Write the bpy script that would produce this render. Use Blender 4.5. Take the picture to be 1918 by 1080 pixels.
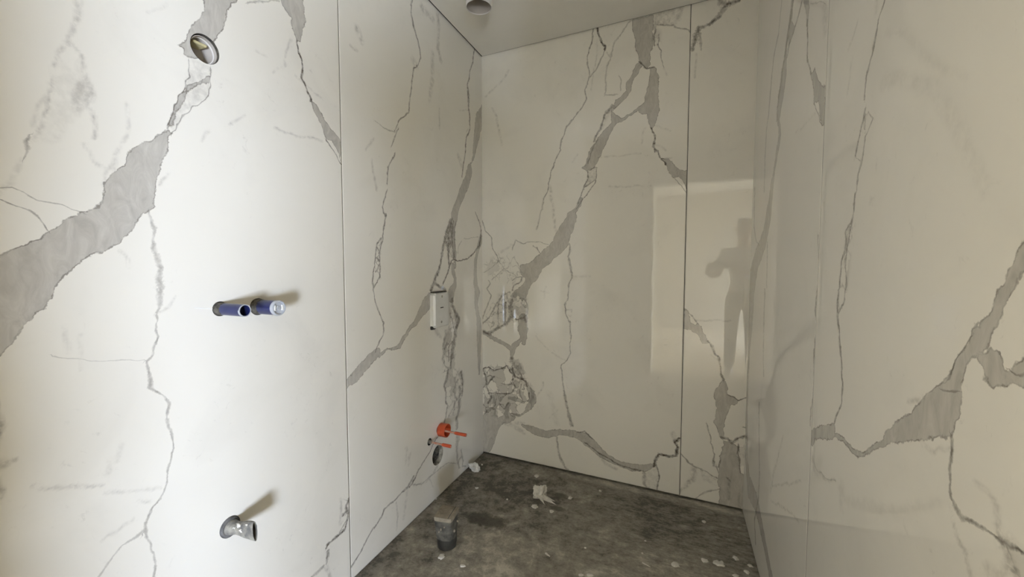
import bpy, bmesh, math, random
import numpy as np
from mathutils import Vector, Matrix
for o in list(bpy.data.objects): bpy.data.objects.remove(o)
scene = bpy.context.scene
col = scene.collection
random.seed(4); RNG = np.random.RandomState(7)

# ------------------------------------------------------------------ camera
IW, IH, FPX = 1918.0, 1080.0, 778.5
PITCH, YAW, CAMH = 0.0565, 0.3802, 1.247
XL, XR, YL, SK, HT = -1.1759, 0.3281, 2.4271, 0.0672, 2.55   # left/right wall x, back wall y at the left corner, its skew, ceiling
SEAM_L, SEAM_B, SEAM_R = YL - 1.1991, 1.2107, 1.2636         # slab joints
YF = -0.20                                                   # inner face of the front wall (doorway)
cd = bpy.data.cameras.new('camera'); cam = bpy.data.objects.new('camera', cd); col.objects.link(cam)
cd.sensor_fit = 'HORIZONTAL'; cd.sensor_width = 36.0; cd.lens = 36.0 * FPX / IW
cd.clip_start = 0.02; cd.clip_end = 100
cam.location = (0, 0, CAMH); cam.rotation_euler = (math.pi/2 - PITCH, 0, YAW)
scene.camera = cam

# ------------------------------------------------------------------ world, added lamps, exposure
w = bpy.data.worlds.new('world'); scene.world = w; w.use_nodes = True
w.node_tree.nodes['Background'].inputs[0].default_value = (0.75, 0.85, 1.0, 1)
w.node_tree.nodes['Background'].inputs[1].default_value = 1.0
def area(name, loc, rot, sx, sy, power, color):
    l = bpy.data.lights.new(name, 'AREA'); l.shape = 'RECTANGLE'; l.size = sx; l.size_y = sy
    l.energy = power; l.color = color
    o = bpy.data.objects.new(name, l); col.objects.link(o); o.location = loc; o.rotation_euler = rot
    return o
WX, WY0, WY1, WZ1 = 1.75, -3.95, -2.42, 0.78                 # added hall opening, its shutter lowered to keep the light low
area('low_hall_light', (WX + 0.10, (WY0+WY1)/2, WZ1/2 + 0.02), (0, math.pi/2, 0), WZ1 - 0.06, WY1-WY0 - 0.06, 435, (0.86, 0.98, 1.20))  # lamp added in the hall opening for the low light on the left wall
area('warm_fill_hall', (-2.55, -2.2, 1.5), (0, -math.pi/2, 0), 1.3, 2.0, 24, (1.0, 0.82, 0.55))  # added warm fill lamp before the closed hall wall, no window there
vs = scene.view_settings
scene.display_settings.display_device = 'sRGB'
vs.view_transform = 'Standard'; vs.look = 'None'; vs.gamma = 1; vs.use_curve_mapping = False
vs.exposure = 0.36

# ------------------------------------------------------------------ pixel -> place
_f = np.array([-math.sin(YAW)*math.cos(PITCH), math.cos(YAW)*math.cos(PITCH), -math.sin(PITCH)])
_r = np.array([math.cos(YAW), math.sin(YAW), 0.0]); _u = np.cross(_r, _f)
_o = np.array([0, 0, CAMH])
def ray(x, y): return _f + _r*(x-IW/2)/FPX - _u*(y-IH/2)/FPX
def on_left(x, y): R = ray(x, y); return _o + R*(XL/R[0])
def on_right(x, y): R = ray(x, y); return _o + R*(XR/R[0])
def on_floor(x, y): R = ray(x, y); return _o + R*(-CAMH/R[2])
_n = np.array([SK, 1, 0]); _bd = _n @ np.array([XL, YL, 0])
def on_back(x, y): R = ray(x, y); return _o + R*(_bd/(_n @ R))
BX = np.array([1, -SK, 0])/math.hypot(1, SK)                 # along the back wall, left to right
YR = YL - SK*(XR-XL)
BLEN = math.hypot(XR-XL, YL-YR)
def uv_left(x, y): p = on_left(x, y); return p[1], p[2]
def uv_right(x, y): p = on_right(x, y); return p[1], p[2]
def uv_back(x, y): p = on_back(x, y); return (p - np.array([XL, YL, 0])) @ BX, p[2]

# ------------------------------------------------------------------ node helpers
def newmat(name):
    m = bpy.data.materials.new(name); m.use_nodes = True
    nt = m.node_tree; b = nt.nodes['Principled BSDF']
    return m, nt, b
def N(nt, t, **kw):
    n = nt.nodes.new(t)
    for k, v in kw.items(): setattr(n, k, v)
    return n
def M(nt, op, a, b=None, c=None, clamp=False):
    n = nt.nodes.new('ShaderNodeMath'); n.operation = op; n.use_clamp = clamp
    for i, v in enumerate((a, b, c)):
        if v is None: continue
        if isinstance(v, (int, float)): n.inputs[i].default_value = v
        else: nt.links.new(v, n.inputs[i])
    return n.outputs[0]
def MR(nt, v, a, b, c, d, smooth=False):
    n = nt.nodes.new('ShaderNodeMapRange'); n.clamp = True
    if smooth: n.interpolation_type = 'SMOOTHSTEP'
    nt.links.new(v, n.inputs[0])
    for i, q in enumerate((a, b, c, d)): n.inputs[1+i].default_value = q
    return n.outputs[0]
def noise(nt, vec, scale, detail=3, rough=0.5, dist=0.0):
    n = nt.nodes.new('ShaderNodeTexNoise'); n.inputs['Scale'].default_value = scale
    n.inputs['Detail'].default_value = detail; n.inputs['Roughness'].default_value = rough
    n.inputs['Distortion'].default_value = dist
    nt.links.new(vec, n.inputs['Vector']); return n.outputs['Fac']
def mixc(nt, fac, a, b, blend='MIX'):
    n = nt.nodes.new('ShaderNodeMix'); n.data_type = 'RGBA'; n.blend_type = blend
    for i, v in ((0, fac), (6, a), (7, b)):
        if isinstance(v, (int, float)): n.inputs[i].default_value = v
        elif isinstance(v, tuple): n.inputs[i].default_value = (*v, 1) if len(v) == 3 else v
        else: nt.links.new(v, n.inputs[i])
    return n.outputs[2]
def objvec(nt): return nt.nodes.new('ShaderNodeTexCoord').outputs['Object']
def bump(nt, b, h, strength, dist):
    n = nt.nodes.new('ShaderNodeBump'); n.inputs['Strength'].default_value = strength
    n.inputs['Distance'].default_value = dist; nt.links.new(h, n.inputs['Height'])
    nt.links.new(n.outputs[0], b.inputs['Normal'])
def plain(name, c1, c2=None, scale=20, rough=0.5, metal=0.0, bmp=0.0, spec=0.5, detail=4):
    m, nt, b = newmat(name); v = objvec(nt)
    c2 = c2 or tuple(x*0.8 for x in c1)
    nz = noise(nt, v, scale, detail, 0.6)
    f = MR(nt, nz, 0.35, 0.65, 0, 1)
    nt.links.new(mixc(nt, f, c1, c2), b.inputs['Base Color'])
    b.inputs['Roughness'].default_value = rough; b.inputs['Metallic'].default_value = metal
    b.inputs['Specular IOR Level'].default_value = spec
    if bmp: bump(nt, b, nz, bmp, 0.004)
    return m

def make_marble(level):
    """one look at three costs: 0 plain stone between veins, 1 with veins, 2 with veins and crackle (the terms left out are zero there)"""
    m, nt, b = newmat('polished_marble_slab'); v = objvec(nt)
    def attr(n): a = N(nt, 'ShaderNodeAttribute'); a.attribute_name = n; return a.outputs['Fac']
    def inv(x): return M(nt, 'SUBTRACT', 1.0, x, clamp=True)
    n3 = noise(nt, v, 3.2, 4, 0.62, 0.6)
    cl = M(nt, 'MULTIPLY', MR(nt, n3, 0.52, 0.78, 0, 1), 0.07)                  # faint clouds of the print
    fl = M(nt, 'MULTIPLY', MR(nt, noise(nt, v, 16, 4, 0.7, 2.5), 0.62, 0.74, 0, 1), 0.17)
    fl = M(nt, 'MULTIPLY', fl, MR(nt, n3, 0.45, 0.6, 0, 1))
    terms = [cl, fl]
    if level > 0:
        n1 = noise(nt, v, 190, 2, 0.6); n2 = noise(nt, v, 55, 3, 0.6); n4 = noise(nt, v, 28, 4, 0.65, 1.2)
        j = M(nt, 'ADD', M(nt, 'MULTIPLY', M(nt, 'SUBTRACT', n1, 0.5), 0.0035), M(nt, 'MULTIPLY', M(nt, 'SUBTRACT', n2, 0.5), 0.014))
        be = M(nt, 'ADD', attr('band'), j)
        bm = MR(nt, be, 0.0011, -0.0011, 0, 1, True)
        rim = MR(nt, M(nt, 'ABSOLUTE', M(nt, 'ADD', be, 0.0007)), 0.0003, 0.0024, 1, 0, True)
        rim = M(nt, 'MULTIPLY', rim, MR(nt, n4, 0.36, 0.60, 0.05, 0.60))
        # inside of the grey veins: cloudy, streaky
        st = N(nt, 'ShaderNodeMapping'); st.inputs['Scale'].default_value = (1.0, 1.0, 0.45); nt.links.new(v, st.inputs[0])
        nb = noise(nt, st.outputs[0], 34, 5, 0.62, 1.4)
        bandk = MR(nt, nb, 0.28, 0.72, 0.30, 0.52)
        ls = M(nt, 'ABSOLUTE', M(nt, 'ADD', attr('line_s'), M(nt, 'MULTIPLY', M(nt, 'SUBTRACT', n1, 0.5), 1.5)))
        ls = M(nt, 'DIVIDE', ls, MR(nt, n4, 0.35, 0.65, 0.7, 1.6))               # the lines swell and thin out
        lm = MR(nt, ls, 0.5, 1.25, 1, 0, True)
        core = MR(nt, ls, 0.10, 0.55, 0.35, 0.0, True)                           # darker hair line inside
        lm = M(nt, 'ADD', M(nt, 'MULTIPLY', lm, 0.92), core)
        lm = M(nt, 'MULTIPLY', lm, MR(nt, attr('line_d'), 0.0032, 0.0070, 1, 0))
        lm = M(nt, 'MULTIPLY', lm, M(nt, 'MULTIPLY', attr('line_k'), MR(nt, n2, 0.32, 0.66, 0.55, 1.30)))
        sf = M(nt, 'MULTIPLY', attr('soft'), MR(nt, M(nt, 'ADD', M(nt, 'MULTIPLY', n2, 0.5), M(nt, 'MULTIPLY', n4, 0.5)), 0.40, 0.62, 0.05, 1.5))
        terms += [rim, lm, sf, M(nt, 'MULTIPLY', bm, bandk)]
    if level > 1:
        # crackled zones: a web of hair lines with some grey cells
        dv = N(nt, 'ShaderNodeTexNoise'); dv.inputs['Scale'].default_value = 14; dv.inputs['Detail'].default_value = 4; nt.links.new(v, dv.inputs['Vector'])
        va = N(nt, 'ShaderNodeVectorMath', operation='MULTIPLY_ADD'); nt.links.new(dv.outputs['Color'], va.inputs[0]); va.inputs[1].default_value = (0.10, 0.10, 0.10); nt.links.new(v, va.inputs[2])
        vsq = N(nt, 'ShaderNodeMapping'); vsq.inputs['Scale'].default_value = (1, 1, 0.6); nt.links.new(va.outputs[0], vsq.inputs[0])
        ve = N(nt, 'ShaderNodeTexVoronoi', feature='DISTANCE_TO_EDGE'); ve.inputs['Scale'].default_value = 19; nt.links.new(vsq.outputs[0], ve.inputs['Vector'])
        vc = N(nt, 'ShaderNodeTexVoronoi', feature='F1'); vc.inputs['Scale'].default_value = 19; nt.links.new(vsq.outputs[0], vc.inputs['Vector'])
        sc_ = N(nt, 'ShaderNodeSeparateColor'); nt.links.new(vc.outputs['Color'], sc_.inputs[0])
        wl_ = M(nt, 'MULTIPLY', MR(nt, ve.outputs['Distance'], 0.012, 0.055, 1, 0, True), MR(nt, n4, 0.36, 0.58, 0.1, 0.62))
        wc_ = MR(nt, sc_.outputs[0], 0.66, 0.68, 0.0, 0.30)
        terms.append(M(nt, 'MULTIPLY', attr('web'), M(nt, 'MAXIMUM', wl_, wc_)))
    t = inv(terms[0])
    for x in terms[1:]: t = M(nt, 'MULTIPLY', t, inv(x))
    c = mixc(nt, t, (0.080, 0.060, 0.044), (0.87, 0.835, 0.76))
    nt.links.new(c, b.inputs['Base Color'])
    b.inputs['Roughness'].default_value = 0.010; b.inputs['IOR'].default_value = 1.6
    return m

MAT = {}
for i_ in range(3): MAT['marble%d' % i_] = make_marble(i_)
MAT['backing'] = plain('mortar_backing', (0.10, 0.095, 0.085), (0.05, 0.048, 0.042), 30, 0.95)
MAT['ceiling'] = plain('painted_plasterboard', (0.88, 0.85, 0.785), (0.85, 0.82, 0.755), 5, 0.9)
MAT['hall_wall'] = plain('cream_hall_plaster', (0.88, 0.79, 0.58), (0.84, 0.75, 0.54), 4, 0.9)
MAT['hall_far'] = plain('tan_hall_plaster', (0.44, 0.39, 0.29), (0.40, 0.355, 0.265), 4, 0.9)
MAT['front_wall'] = plain('raw_grey_plaster', (0.40, 0.375, 0.32), (0.33, 0.31, 0.26), 9, 0.95, bmp=0.2)
MAT['hall_floor'] = plain('pale_hall_screed', (0.80, 0.71, 0.54), (0.70, 0.62, 0.47), 6, 0.8)

def make_floor():
    m, nt, b = newmat('rough_cement_screed'); v = objvec(nt)
    big = noise(nt, v, 2.6, 6, 0.62, 0.3); mid = noise(nt, v, 15, 10, 0.76, 0.2); fin = noise(nt, v, 75, 6, 0.8)
    mp = N(nt, 'ShaderNodeMapping'); mp.inputs['Rotation'].default_value = (0, 0, math.radians(38)); mp.inputs['Scale'].default_value = (0.8, 2.2, 1)
    nt.links.new(v, mp.inputs[0]); strk = noise(nt, mp.outputs[0], 16, 9, 0.80, 0.3)
    sep = N(nt, 'ShaderNodeSeparateXYZ'); nt.links.new(v, sep.inputs[0])
    right = MR(nt, sep.outputs[0], -0.75, 0.0, 0, 1, True)
    a = M(nt, 'ADD', M(nt, 'MULTIPLY', big, 0.45), M(nt, 'MULTIPLY', mid, 0.55))
    a2 = M(nt, 'ADD', M(nt, 'MULTIPLY', a, 0.5), M(nt, 'MULTIPLY', strk, 0.5))
    tone = N(nt, 'ShaderNodeMix'); nt.links.new(right, tone.inputs[0]); nt.links.new(a, tone.inputs[2]); nt.links.new(a2, tone.inputs[3])
    # lighter towards the middle of the room, darker towards the left and back walls
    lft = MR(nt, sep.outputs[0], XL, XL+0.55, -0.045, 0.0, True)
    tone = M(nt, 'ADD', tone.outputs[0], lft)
    tone = M(nt, 'ADD', tone, M(nt, 'MULTIPLY', M(nt, 'SUBTRACT', fin, 0.5), 0.22))
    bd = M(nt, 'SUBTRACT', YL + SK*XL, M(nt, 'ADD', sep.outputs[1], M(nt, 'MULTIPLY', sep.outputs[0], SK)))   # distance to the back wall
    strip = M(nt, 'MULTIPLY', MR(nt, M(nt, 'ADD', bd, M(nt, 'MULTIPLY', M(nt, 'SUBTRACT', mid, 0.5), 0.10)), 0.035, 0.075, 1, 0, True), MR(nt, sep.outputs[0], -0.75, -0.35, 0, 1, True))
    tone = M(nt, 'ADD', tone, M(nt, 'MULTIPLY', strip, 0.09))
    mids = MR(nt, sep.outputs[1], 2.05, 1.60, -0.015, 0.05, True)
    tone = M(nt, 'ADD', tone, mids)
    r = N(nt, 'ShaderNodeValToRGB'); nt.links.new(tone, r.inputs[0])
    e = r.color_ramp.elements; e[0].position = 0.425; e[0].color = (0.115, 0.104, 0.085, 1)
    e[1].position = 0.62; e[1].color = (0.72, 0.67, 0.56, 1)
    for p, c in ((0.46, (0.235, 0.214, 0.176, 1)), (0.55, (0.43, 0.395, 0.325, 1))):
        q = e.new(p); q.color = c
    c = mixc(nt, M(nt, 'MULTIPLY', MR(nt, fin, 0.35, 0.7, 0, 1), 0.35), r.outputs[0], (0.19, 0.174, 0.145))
    # white specks of tile cement
    vo = N(nt, 'ShaderNodeTexVoronoi'); vo.inputs['Scale'].default_value = 34; nt.links.new(v, vo.inputs['Vector'])
    sp = M(nt, 'MULTIPLY', MR(nt, M(nt, 'ADD', vo.outputs['Distance'], M(nt, 'MULTIPLY', M(nt, 'SUBTRACT', fin, 0.5), 0.25)), 0.04, 0.12, 1, 0), MR(nt, mid, 0.50, 0.57, 0, 1))
    c = mixc(nt, M(nt, 'MULTIPLY', sp, 0.55), c, (0.62, 0.59, 0.52))
    # dried dark spill beside the tub
    def blob(cx, cy, rx, ry):
        dx = M(nt, 'DIVIDE', M(nt, 'SUBTRACT', sep.outputs[0], cx), rx); dy = M(nt, 'DIVIDE', M(nt, 'SUBTRACT', sep.outputs[1], cy), ry)
        d = M(nt, 'ADD', M(nt, 'MULTIPLY', dx, dx), M(nt, 'MULTIPLY', dy, dy))
        d = M(nt, 'ADD', d, M(nt, 'MULTIPLY', M(nt, 'SUBTRACT', mid, 0.5), 3.2))
        return MR(nt, d, 0.4, 1.4, 0.75, 0, True)
    p = on_floor(905, 972); c = mixc(nt, blob(p[0], p[1], 0.13, 0.055), c, (0.07, 0.063, 0.051))
    p = on_floor(1050, 928); c = mixc(nt, blob(p[0], p[1], 0.05, 0.03), c, (0.10, 0.09, 0.073))
    p = on_floor(1046, 952); c = mixc(nt, blob(p[0], p[1], 0.04, 0.022), c, (0.12, 0.108, 0.088))
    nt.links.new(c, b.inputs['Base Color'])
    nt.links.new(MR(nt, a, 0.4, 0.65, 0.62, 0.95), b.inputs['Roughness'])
    b.inputs['Specular IOR Level'].default_value = 0.35
    h = M(nt, 'ADD', M(nt, 'MULTIPLY', mid, 0.7), M(nt, 'MULTIPLY', fin, 0.3))
    bump(nt, b, h, 0.7, 0.014)
    return m
MAT['floor'] = make_floor()

# ------------------------------------------------------------------ mesh helpers
def link(name, me, mat=None, parent=None, smooth=False):
    o = bpy.data.objects.new(name, me); col.objects.link(o)
    if mat is not None: me.materials.append(MAT[mat] if isinstance(mat, str) else mat)
    if parent is not None: o.parent = parent
    if smooth:
        me.polygons.foreach_set('use_smooth', [True]*len(me.polygons))
    return o
def pyd(name, v, f, mat, parent=None, smooth=False):
    me = bpy.data.meshes.new(name); me.from_pydata([tuple(map(float, q)) for q in v], [], f); me.update()
    return link(name, me, mat, parent, smooth)
def bmo(name, bm, mat, parent=None, smooth=False):
    bmesh.ops.recalc_face_normals(bm, faces=bm.faces)
    me = bpy.data.meshes.new(name); bm.to_mesh(me); bm.free()
    return link(name, me, mat, parent, smooth)
def add_box(bm, a, b, bevel=0.0, seg=2):
    r = bmesh.ops.create_cube(bm, size=1.0)
    vs_ = r['verts']
    for q in vs_:
        q.co = Vector([(a[i]+b[i])/2 + q.co[i]*(b[i]-a[i]) for i in range(3)])
    if bevel:
        es = list({e for q in vs_ for e in q.link_edges})
        bmesh.ops.bevel(bm, geom=es, offset=bevel, segments=seg, affect='EDGES', profile=0.5)
def box(name, a, b, mat, parent=None, bevel=0.0):
    bm = bmesh.new(); add_box(bm, a, b, bevel); return bmo(name, bm, mat, parent)
def tag(o, label=None, cat=None, group=None, kind=None):
    if label: o['label'] = label
    if cat: o['category'] = cat
    if group: o['group'] = group
    if kind: o['kind'] = kind
    return o
def empty(name, loc=(0, 0, 0)):
    o = bpy.data.objects.new(name, None); col.objects.link(o); o.location = loc; o.empty_display_size = 0.05
    return o
def fix(o):
    """keep a child's mesh, built in world coordinates, in place under an Empty that stands elsewhere"""
    if o.parent: o.data.transform(Matrix.Translation(-Vector(o.parent.location)))
    return o
def revolve(prof, origin, axis, nseg=32, closed=False, wob=None):
    """prof: list of (distance along axis, radius); returns verts, faces"""
    ax = Vector(axis).normalized(); t = Vector((0, 0, 1)) if abs(ax.z) < 0.9 else Vector((1, 0, 0))
    e1 = ax.cross(t).normalized(); e2 = ax.cross(e1); og = Vector(origin)
    v, f = [], []
    for i, (d, r) in enumerate(prof):
        for k in range(nseg):
            th = 2*math.pi*k/nseg
            rr = r*(wob(i, k) if wob else 1.0)
            v.append(og + ax*d + (e1*math.cos(th) + e2*math.sin(th))*rr)
    n = len(prof)
    for i in range(n-1 if not closed else n):
        j = (i+1) % n
        for k in range(nseg):
            k2 = (k+1) % nseg
            f.append((i*nseg+k, i*nseg+k2, j*nseg+k2, j*nseg+k))
    return v, f
def lathe(name, prof, origin, axis, mat, parent=None, nseg=32, closed=False, smooth=True, wob=None):
    v, f = revolve(prof, origin, axis, nseg, closed, wob)
    bm = bmesh.new(); bv = [bm.verts.new(q) for q in v]
    for q in f: bm.faces.new([bv[i] for i in q])
    bmesh.ops.remove_doubles(bm, verts=bm.verts, dist=1e-6)
    o = bmo(name, bm, mat, parent)
    if smooth:
        o.data.polygons.foreach_set('use_smooth', [True]*len(o.data.polygons))
        o.data.set_sharp_from_angle(angle=math.radians(40))
    return o
# ------------------------------------------------------------------ veins of the printed slabs
# Traced outlines: each entry is (view origin x, y, scale) + points; they are turned into metres on the slab's own face.
vA=(0,0,2); vB=(480,0,2); vC=(880,0,2); vD=(1360,0,2); vE=(0,540,2); vF=(480,540,2); vG=(880,540,2); vH=(1360,540,2)
vI=(860,380,4.1538); vJ=(860,600,4.1538); vK=(790,80,3); vL=(640,400,4); vM=(640,640,4); vN=(1040,10,4); vO=(1040,250,4)
vP=(1260,700,4); vR=(1390,0,3); vS=(1390,720,3); vT=(560,900,6); vU=(1080,540,5.328)
VEINS = {k: dict(poly=[], band=[], line=[], soft=[], softpoly=[], web=[]) for k in ('L1', 'L2', 'B1', 'B2', 'R1', 'R2')}
def PO(s, v, *p): VEINS[s]['poly'].append((v, p))                       # solid grey shape
def BA(s, v, *p): VEINS[s]['band'].append((v, p))                       # solid grey stroke, points (x, y, width)
def LI(s, v, w, k, *p): VEINS[s]['line'].append((v, w*.95, min(k*1.08, .74), tuple((q[0], q[1], q[2]*.95) if len(q) > 2 else q for q in p)))           # dark thin line; a point may carry its own width
def SO(s, v, w, k, *p): VEINS[s]['soft'].append((v, w, k, p))           # pale soft line
def SP(s, v, k, *p): VEINS[s]['softpoly'].append((v, k, p))             # pale soft shape
def WE(s, v, k, *p): VEINS[s]['web'].append((v, k, p))                  # crackled zone
WE('B1',vJ,1.0,(178,360),(380,330),(420,280),(480,320),(540,470),(600,580),(560,690),(430,760),(300,760),(178,720)); WE('B1',vI,.8,(300,700),(400,670),(530,740),(545,900),(420,940),(330,960),(190,1000),(200,900)); WE('B1',vI,.55,(190,470),(300,390),(430,400),(500,560),(420,640),(250,600))
WE('L2',vL,.9,(820,620),(850,700),(890,790),(860,900),(850,1080),(760,1080),(765,930),(800,850),(800,740)); WE('L2',vM,.8,(760,0),(850,0),(850,180),(920,240),(910,420),(870,560),(800,560),(765,330),(755,130)); WE('L2',vL,.8,(810,60),(860,60),(855,400),(800,380),(765,220))
WE('L2',vL,.9,(300,190),(290,470),(245,560),(230,480),(250,300)); WE('B1',vN,.6,(700,130),(790,190),(790,300),(735,310)); WE('B2',vP,.5,(440,520),(560,470),(560,760),(500,740)); WE('R2',vH,.6,(1000,890),(1060,930),(1140,1010),(1140,1100),(1050,1080)); WE('R2',vD,.8,(480,820),(455,1080),(425,1080),(450,900)); WE('L1',vT,.7,(480,220),(560,200),(560,380),(480,400))
# ---- left wall, slab towards the door
PO('L1',vA,(-120,1030),(0,960),(60,935),(140,895),(200,855),(250,820),(320,785),(370,760),(385,700),(400,672),(430,640),(470,620),(478,580),(500,555),(540,530),(575,528),(590,505),(630,485),(650,495),(625,515),(622,545),(625,580),(605,640),(590,690),(580,720),(580,770),(565,795),(535,805),(515,830),(480,870),(440,900),(390,935),(330,970),(270,1010),(215,1065),(195,1120),(150,1165),(120,1175),(75,1230),(35,1290),(0,1345),(-120,1430))
PO('L1',vA,(750,-60),(770,30),(735,70),(710,130),(695,160),(665,170),(690,182),(695,210),(720,225),(790,225),(800,150),(830,110),(845,70),(880,0),(880,-60))
PO('L1',vA,(690,325),(740,310),(785,285),(780,312),(720,330),(695,345),(690,370),(662,420),(652,468),(632,475),(640,430),(665,360))
SP('L1',vA,0.16,(715,225),(790,250),(785,330),(775,370),(720,400),(690,425),(650,490),(632,470),(650,410),(690,325))
LI('L1',vA,5,.45,(712,228),(705,290),(690,325),(665,360),(650,410),(632,470))
LI('L1',vA,5,.42,(790,250),(785,330),(775,370),(720,400),(690,425),(668,460),(640,500))
SO('L1',vA,40,.24,(285,-30),(290,60,34),(265,110,26),(250,150,12))
SO('L1',vA,9,.26,(250,150),(215,200),(195,290),(175,340),(180,400),(160,480),(120,530))
SO('L1',vA,8,.12,(180,330),(140,400),(125,480))
SO('L1',vA,18,.28,(255,155),(300,200),(320,250),(320,300),(345,350))
SP('L1',vA,.24,(255,340),(290,310),(330,300),(345,335),(358,368),(320,378),(290,428),(258,385))
SP('L1',vA,.07,(215,220),(300,220),(330,300),(290,420),(220,530),(130,540),(180,400),(200,290))
SO('L1',vA,13,.32,(320,380),(345,440),(355,520))
SO('L1',vA,10,.16,(325,535),(350,590),(400,640))
LI('L1',vA,14,.42,(122,512),(108,540,18),(100,560,16),(85,600,8))
SO('L1',vA,10,.14,(80,600),(40,660),(20,700),(-20,740))
LI('L1',vA,5,.33,(-60,720),(0,705),(40,700),(90,725),(140,755),(200,770),(320,795))
LI('L1',vA,5,.42,(-60,740),(0,750),(90,780),(140,805,9),(160,830,7),(190,862))
SO('L1',vA,12,.18,(470,390),(480,490),(450,550),(430,580,20),(430,640,24))
SO('L1',vA,10,.2,(385,690),(400,640),(420,620))
LI('L1',vA,10,.3,(560,790),(575,850,16),(565,900,14),(590,950,20),(600,1010,24),(596,1080,38),(600,1105,30),(600,1130,18),(590,1180,9))
LI('L1',vE,9,.33,(590,100),(592,180),(575,240),(550,270),(560,320,22),(570,370,12),(610,400),(630,440,14),(628,500,14),(645,570,8),(640,640,9),(630,720,9),(600,780),(565,825),(545,880,14),(540,900,14),(565,960,11),(580,1020,12),(580,1080,10),(560,1180,8))
LI('L1',vE,9,.26,(540,905),(510,935,16),(460,965,8),(420,1010),(370,1080),(330,1130))
LI('L1',vE,4,.2,(545,265),(500,268),(400,268),(200,255))
SO('L1',vE,5,.22,(120,735),(170,750),(250,748),(320,745),(380,740))
SO('L1',vE,6,.16,(400,765),(500,760),(600,745))
SO('L1',vE,10,.2,(380,945),(430,910),(490,870))
SO('L1',vE,6,.22,(590,100),(630,70),(660,30))
SO('L1',vE,40,.42,(-30,430),(5,500),(0,560),(-20,600))
SO('L1',vE,34,.30,(-30,660),(0,650),(40,635,6))
SO('L1',vE,20,.3,(-30,700),(0,760),(-10,790))
SO('L1',vE,14,.12,(250,140),(255,240)); SO('L1',vE,14,.1,(310,170),(300,300)); SO('L1',vE,30,.1,(410,640),(400,690)); SO('L1',vE,26,.09,(460,580),(440,640)); SO('L1',vE,8,.16,(515,800),(550,798))
SO('L1',vA,6,.2,(440,935),(475,960),(490,1000)); SO('L1',vA,5,.14,(760,530),(780,490)); SO('L1',vA,5,.14,(860,465),(915,430)); SO('L1',vA,12,.12,(550,40),(630,15)); SO('L1',vA,5,.2,(605,690),(635,650))
LI('L1',vB,8,.3,(-40,5),(30,8),(90,4))
PO('L1',vB,(80,-60),(100,20),(130,65),(135,110),(150,150),(162,155),(175,120),(186,80),(180,50),(175,-60))
LI('L1',vB,6,.62,(152,148),(160,190),(170,240),(172,290),(190,340),(210,385,9))
PO('L1',vB,(203,375),(225,395),(245,425),(265,460),(295,495),(312,515),(320,610),(302,560),(285,528),(262,520),(250,490),(230,440))
LI('L1',vB,4,.5,(262,520),(280,545),(296,575),(320,615))
SO('L1',vB,4,.24,(70,485),(150,505),(250,530)); SO('L1',vB,5,.18,(135,150),(110,200),(105,240)); SO('L1',vB,5,.18,(150,280),(200,330),(245,370)); SO('L1',vB,6,.14,(0,195),(40,215)); SO('L1',vB,5,.14,(110,240),(65,270))
LI('L1',vT,20,.5,(562,190),(548,250),(522,285),(535,350,26),(492,395,34))
LI('L1',vT,20,.55,(545,360),(540,470,16),(515,550,22),(430,620,34),(370,660,34),(330,700,18),(300,765,14))
LI('L1',vT,10,.4,(528,460),(480,530),(440,590))
LI('L1',vT,34,.45,(325,770),(318,860),(312,940,18))
LI('L1',vT,28,.34,(290,950),(200,1040),(120,1110),(60,1200))
SO('L1',vT,50,.3,(310,960),(340,1030),(350,1080),(370,1180))
SO('L1',vT,26,.22,(470,200),(480,330),(470,480))
# ---- left wall, slab in the corner
LI('L2',vK,6,.5,(297,25),(292,60),(288,110),(270,150,8),(268,200),(258,230),(262,290,13),(262,350,8),(268,430),(272,490),(250,530,8),(245,610),(232,690),(226,760))
SO('L2',vK,8,.2,(215,378),(262,378)); SO('L2',vK,20,.2,(205,640),(225,690)); SO('L2',vK,8,.24,(248,500),(262,480)); SO('L2',vK,8,.2,(100,370),(98,480))
PO('L2',vK,(336,350),(305,400),(297,470),(290,560),(287,640),(276,676),(290,662),(305,610),(325,520),(336,480))
PO('L2',vK,(262,682),(274,668),(281,700),(278,745),(265,800),(240,860),(215,920),(197,990),(187,1050),(180,1110),(172,1150),(166,1110),(162,1050),(166,1000),(175,930),(200,860),(220,800),(245,750))
LI('L2',vK,5,.55,(172,985),(150,1060),(132,1120)); LI('L2',vK,5,.5,(180,1000),(168,1080),(160,1150)); LI('L2',vK,4,.5,(192,1000),(184,1080),(190,1160))
LI('L2',vL,10,.5,(800,90),(785,160),(768,240)); LI('L2',vL,12,.42,(840,90),(822,170),(828,250),(842,330)); SP('L2',vL,.22,(815,60),(850,60),(850,330),(800,330),(770,220))
LI('L2',vL,15,.55,(818,40),(790,120),(770,210),(750,300),(740,380),(715,450,20),(690,520,24),(665,590,24))
BA('L2',vL,(845,20,50),(835,80,30),(832,150,24),(838,220,22),(850,300,16),(852,400,12))
LI('L2',vL,12,.55,(822,60),(805,140,20),(795,220,34),(800,300),(805,380),(795,440),(755,530))
LI('L2',vL,11,.62,(805,400),(820,360),(845,340),(870,352),(940,340),(970,310),(1000,275),(1030,240,16),(1045,150))
BA('L2',vL,(832,390,20),(835,430,26),(848,480,20),(848,530,26),(825,580,44),(822,640,30))
LI('L2',vL,24,.5,(695,520),(740,545),(770,575),(800,610))
LI('L2',vL,22,.45,(825,630),(830,690),(850,740),(880,790),(870,830),(850,860),(850,920),(832,990),(830,1080))
SP('L2',vL,.3,(825,690),(860,740),(890,800),(860,860),(820,850),(795,760))
LI('L2',vL,9,.5,(800,740),(830,790),(840,860)); SO('L2',vL,26,.26,(690,860),(720,900),(750,920))
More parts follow.
